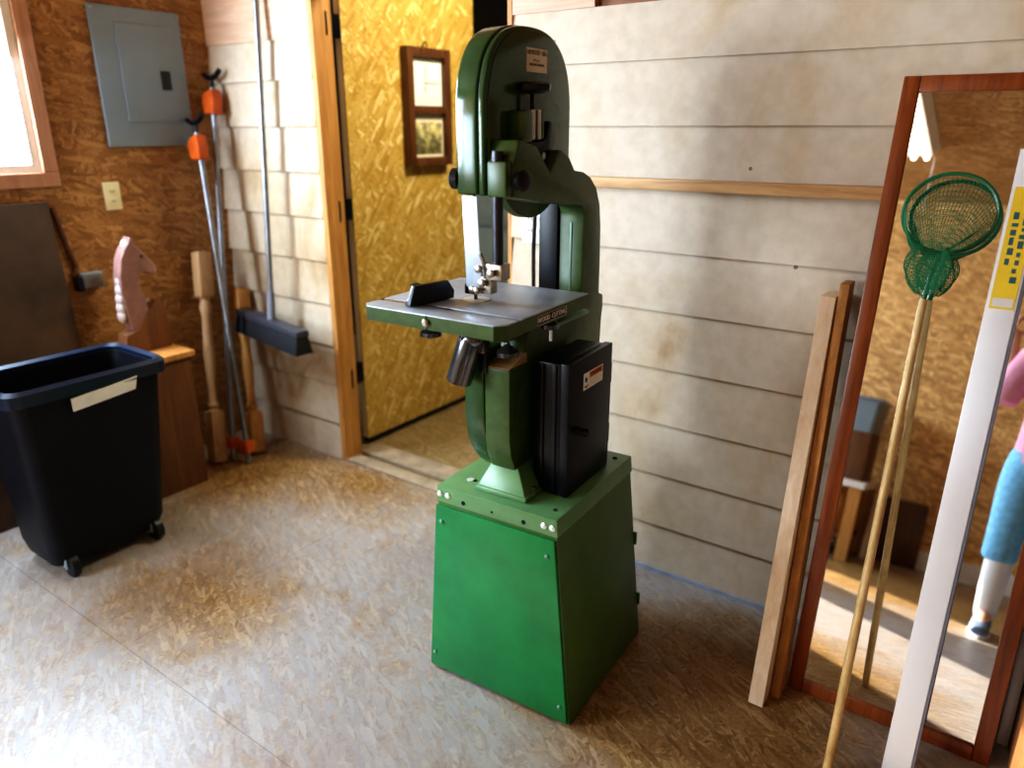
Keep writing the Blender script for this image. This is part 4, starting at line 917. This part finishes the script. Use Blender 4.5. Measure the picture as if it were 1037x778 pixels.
# fingers: five short chains per hand, rooted in the palm
for s_ in (-1, 1):
    pm, dd, pa = HANDS[s_]
    side = Vector((0, 1, 0)); side = (side - dd*side.dot(dd)).normalized(); curl = side.cross(dd).normalized()
    tow = Vector((-.17, -.04, 1.46)) - pm
    if curl.dot(tow) < 0: curl = -curl
    for k, (o_, L) in enumerate(((-.026, .062), (-.009, .072), (.009, .068), (.026, .052))):
        p = pm + dd*.012 + side*o_; q1 = p + dd*(L*.5); q2 = q1 + (dd*.7 + curl*.7)*(L*.32); q3 = q2 + (dd*.2 + curl)*(L*.24)
        skin('finger', [(*p, .0095), (*q1, .0088), (*q2, .0082), (*q3, .0068)], [(0, 1), (1, 2), (2, 3)], 'skin', body, 0, 1)
    p = pm - dd*.025 + side*(-.028); q1 = p + (-side*.75 + dd*.5 + curl*.4)*.035; q2 = q1 + (dd*.7 + curl*.6 - side*.2)*.03
    skin('thumb', [(*p, .011), (*q1, .0098), (*q2, .0078)], [(0, 1), (1, 2)], 'skin', body, 0, 1)
# face and hair
mb = MB(); mb.ball((0, .012, 1.535), .098, (.93, 1.05, 1.1), 20)
bmesh.ops.delete(mb.bm, geom=[v for v in mb.bm.verts if (v.co.y > .06 and v.co.z < 1.59) or v.co.z < 1.43], context='VERTS')
mb.build('hair', 'hair', per)
mb = MB(); mb.ball((0, .108, 1.50), .014, (.8, 1.1, 1.3), 10); mb.build('nose', 'skin', body)
mb = MB(); mb.ball((0, .095, 1.462), .02, (1.2, .35, .3), 10); mb.build('mouth', 'pink', body)
for s_ in (-1, 1):
    mb = MB(); mb.ball((s_*.03, .096, 1.525), .010, (1.2, .6, .8), 10); mb.build('eye', 'ink', body)
    mb = MB(); mb.ball((s_*.082, .01, 1.505), .024, (.35, .7, 1.2), 10); mb.build('ear', 'skin', body)
# shirt with short sleeves, jeans to below the knee, shoes
SV = [(0, 0, .70, (.17, .125)), (0, 0, .75, (.172, .125)), (0, 0, 1.0, (.140, .105)), (0, 0, 1.18, (.155, .112)), (0, -.01, 1.29, (.115, .088)), (0, -.002, 1.345, .058),
      (-.155, -.01, 1.265, .068), (-.228, -.01, 1.08, .072), (-.238, -.01, 1.03, .074), (.155, -.01, 1.265, .068), (.228, -.01, 1.08, .072), (.238, -.01, 1.03, .074)]
skin('shirt', SV, [(0, 1), (1, 2), (2, 3), (3, 4), (4, 5), (4, 6), (6, 7), (7, 8), (4, 9), (9, 10), (10, 11)], 'pink', per, 0)
mb = MB(); pts = [(-.035 + .035*math.cos(t), .125, 1.13 + .06*math.sin(t)) for t in [k*2*PI/20 for k in range(20)]]; mb.tube(pts, .008, 8, True); mb.build('shirt_emblem', 'navy', per)
JV = [(0, 0, .93, (.14, .10)), (0, 0, .88, (.148, .108)), (-.085, 0, .76, .104), (-.103, .02, .50, .080), (-.11, .01, .36, .076), (-.11, .01, .325, .077), (.085, 0, .76, .104), (.103, .02, .50, .080), (.11, .01, .36, .076), (.11, .01, .325, .077)]
skin('jeans', JV, [(0, 1), (1, 2), (2, 3), (3, 4), (4, 5), (1, 6), (6, 7), (7, 8), (8, 9)], 'denim', per, 0)
for s_ in (-1, 1):
    so_ = skin('sunlit_shin', [(s_*.104, .018, .38, .062), (s_*.108, .0, .25, .060), (s_*.114, -.02, .09, .048), (s_*.114, -.02, .05, .046)], [(0, 1), (1, 2), (2, 3)], 'sole', per, 0); so_['label'] = 'bare shin, white from painted-in sun overexposure'  # bare lower legs; the white colour paints in their sun glare
    sh = skin('shoe', [(s_*.115, -.05, .05, (.04, .042)), (s_*.118, .04, .045, (.044, .038)), (s_*.126, .13, .036, (.042, .028)), (s_*.128, .19, .03, (.03, .02))], [(0, 1), (1, 2), (2, 3)], 'shoe', per, 0)
    mb = MB(); mb.prism([(s_*.12 + .045*math.cos(t)*(1.0), .06 + .145*math.sin(t)) for t in [k*2*PI/20 for k in range(20)]], 'z', 0.0, .016); mb.build('sole', 'sole', sh)

# fix parenting offsets: every child built in world coordinates under an un-rotated empty was offset by sub();
# grandchildren of such parts need no offset of their own (parts keep world coordinates).

# ------------------------------------------------------------------ lights and world
def area(name, loc, target, sx, sy, power, col, spread=PI):
    l = bpy.data.lights.new(name, 'AREA'); l.shape = 'RECTANGLE'; l.size = sx; l.size_y = sy; l.energy = power; l.color = col; l.spread = spread
    o = bpy.data.objects.new(name, l); C.objects.link(o); o.location = loc
    o.rotation_euler = (Vector(target) - Vector(loc)).to_track_quat('-Z', 'Y').to_euler(); return o
area('window_light', (XL + .02, .95, 1.79), (0, 1.05, .9), .82, .85, 86, (.64, .82, 1.0))
area('window_light', (XL + .02, -1.04, 1.55), (0, -.3, 1.0), .66, 1.0, 85, (.70, .85, 1.0))  # lamp of the added second window
area('window_light', (-2.77, YF + .02, 1.31), (-2.0, 1.5, 1.1), .64, .7, 26, (.70, .86, 1.0))  # lamp of the added low window, for highlight and front light
area('far_room_light', (-1.35, 2.9, 2.7), (-2.6, 2.8, 1.2), .4, .4, 38, (1.0, .94, .70))
sd = Vector((1.0, .7, -.60)).normalized()
sl = bpy.data.lights.new('sun_beam', 'SPOT'); sl.energy = 42000; sl.spot_size = R(8.5); sl.spot_blend = 0.1; sl.shadow_soft_size = .05; sl.color = (1.0, .95, .86)
so = bpy.data.objects.new('sun_beam', sl); C.objects.link(so); so.location = Vector((XL, -1.04, 1.55)) - sd*11; so.rotation_euler = sd.to_track_quat('-Z', 'Y').to_euler()
w = bpy.data.worlds.new('world'); bpy.context.scene.world = w; w.use_nodes = True
bg = w.node_tree.nodes['Background']; bg.inputs[0].default_value = (.92, .96, 1.0, 1); bg.inputs[1].default_value = 2.5

# ------------------------------------------------------------------ camera
F_PX, PITCH, YAW = 752.4, 0.332, -0.621
cd = bpy.data.cameras.new('camera'); cam = bpy.data.objects.new('camera', cd); C.objects.link(cam)
cam.location = (0, 0, 1.5); cd.sensor_fit = 'HORIZONTAL'; cd.sensor_width = 36; cd.lens = F_PX/1037*36; cd.clip_start = 0.02
fwd = Vector((math.sin(YAW)*math.cos(PITCH), math.cos(YAW)*math.cos(PITCH), -math.sin(PITCH)))
cam.rotation_euler = fwd.to_track_quat('-Z', 'Y').to_euler()
cd.dof.use_dof = True; cd.dof.focus_distance = 1.95; cd.dof.aperture_fstop = 1.35
sc = bpy.context.scene; sc.camera = cam
sc.view_settings.view_transform = 'Standard'; sc.view_settings.look = 'High Contrast'; sc.view_settings.exposure = -0.08
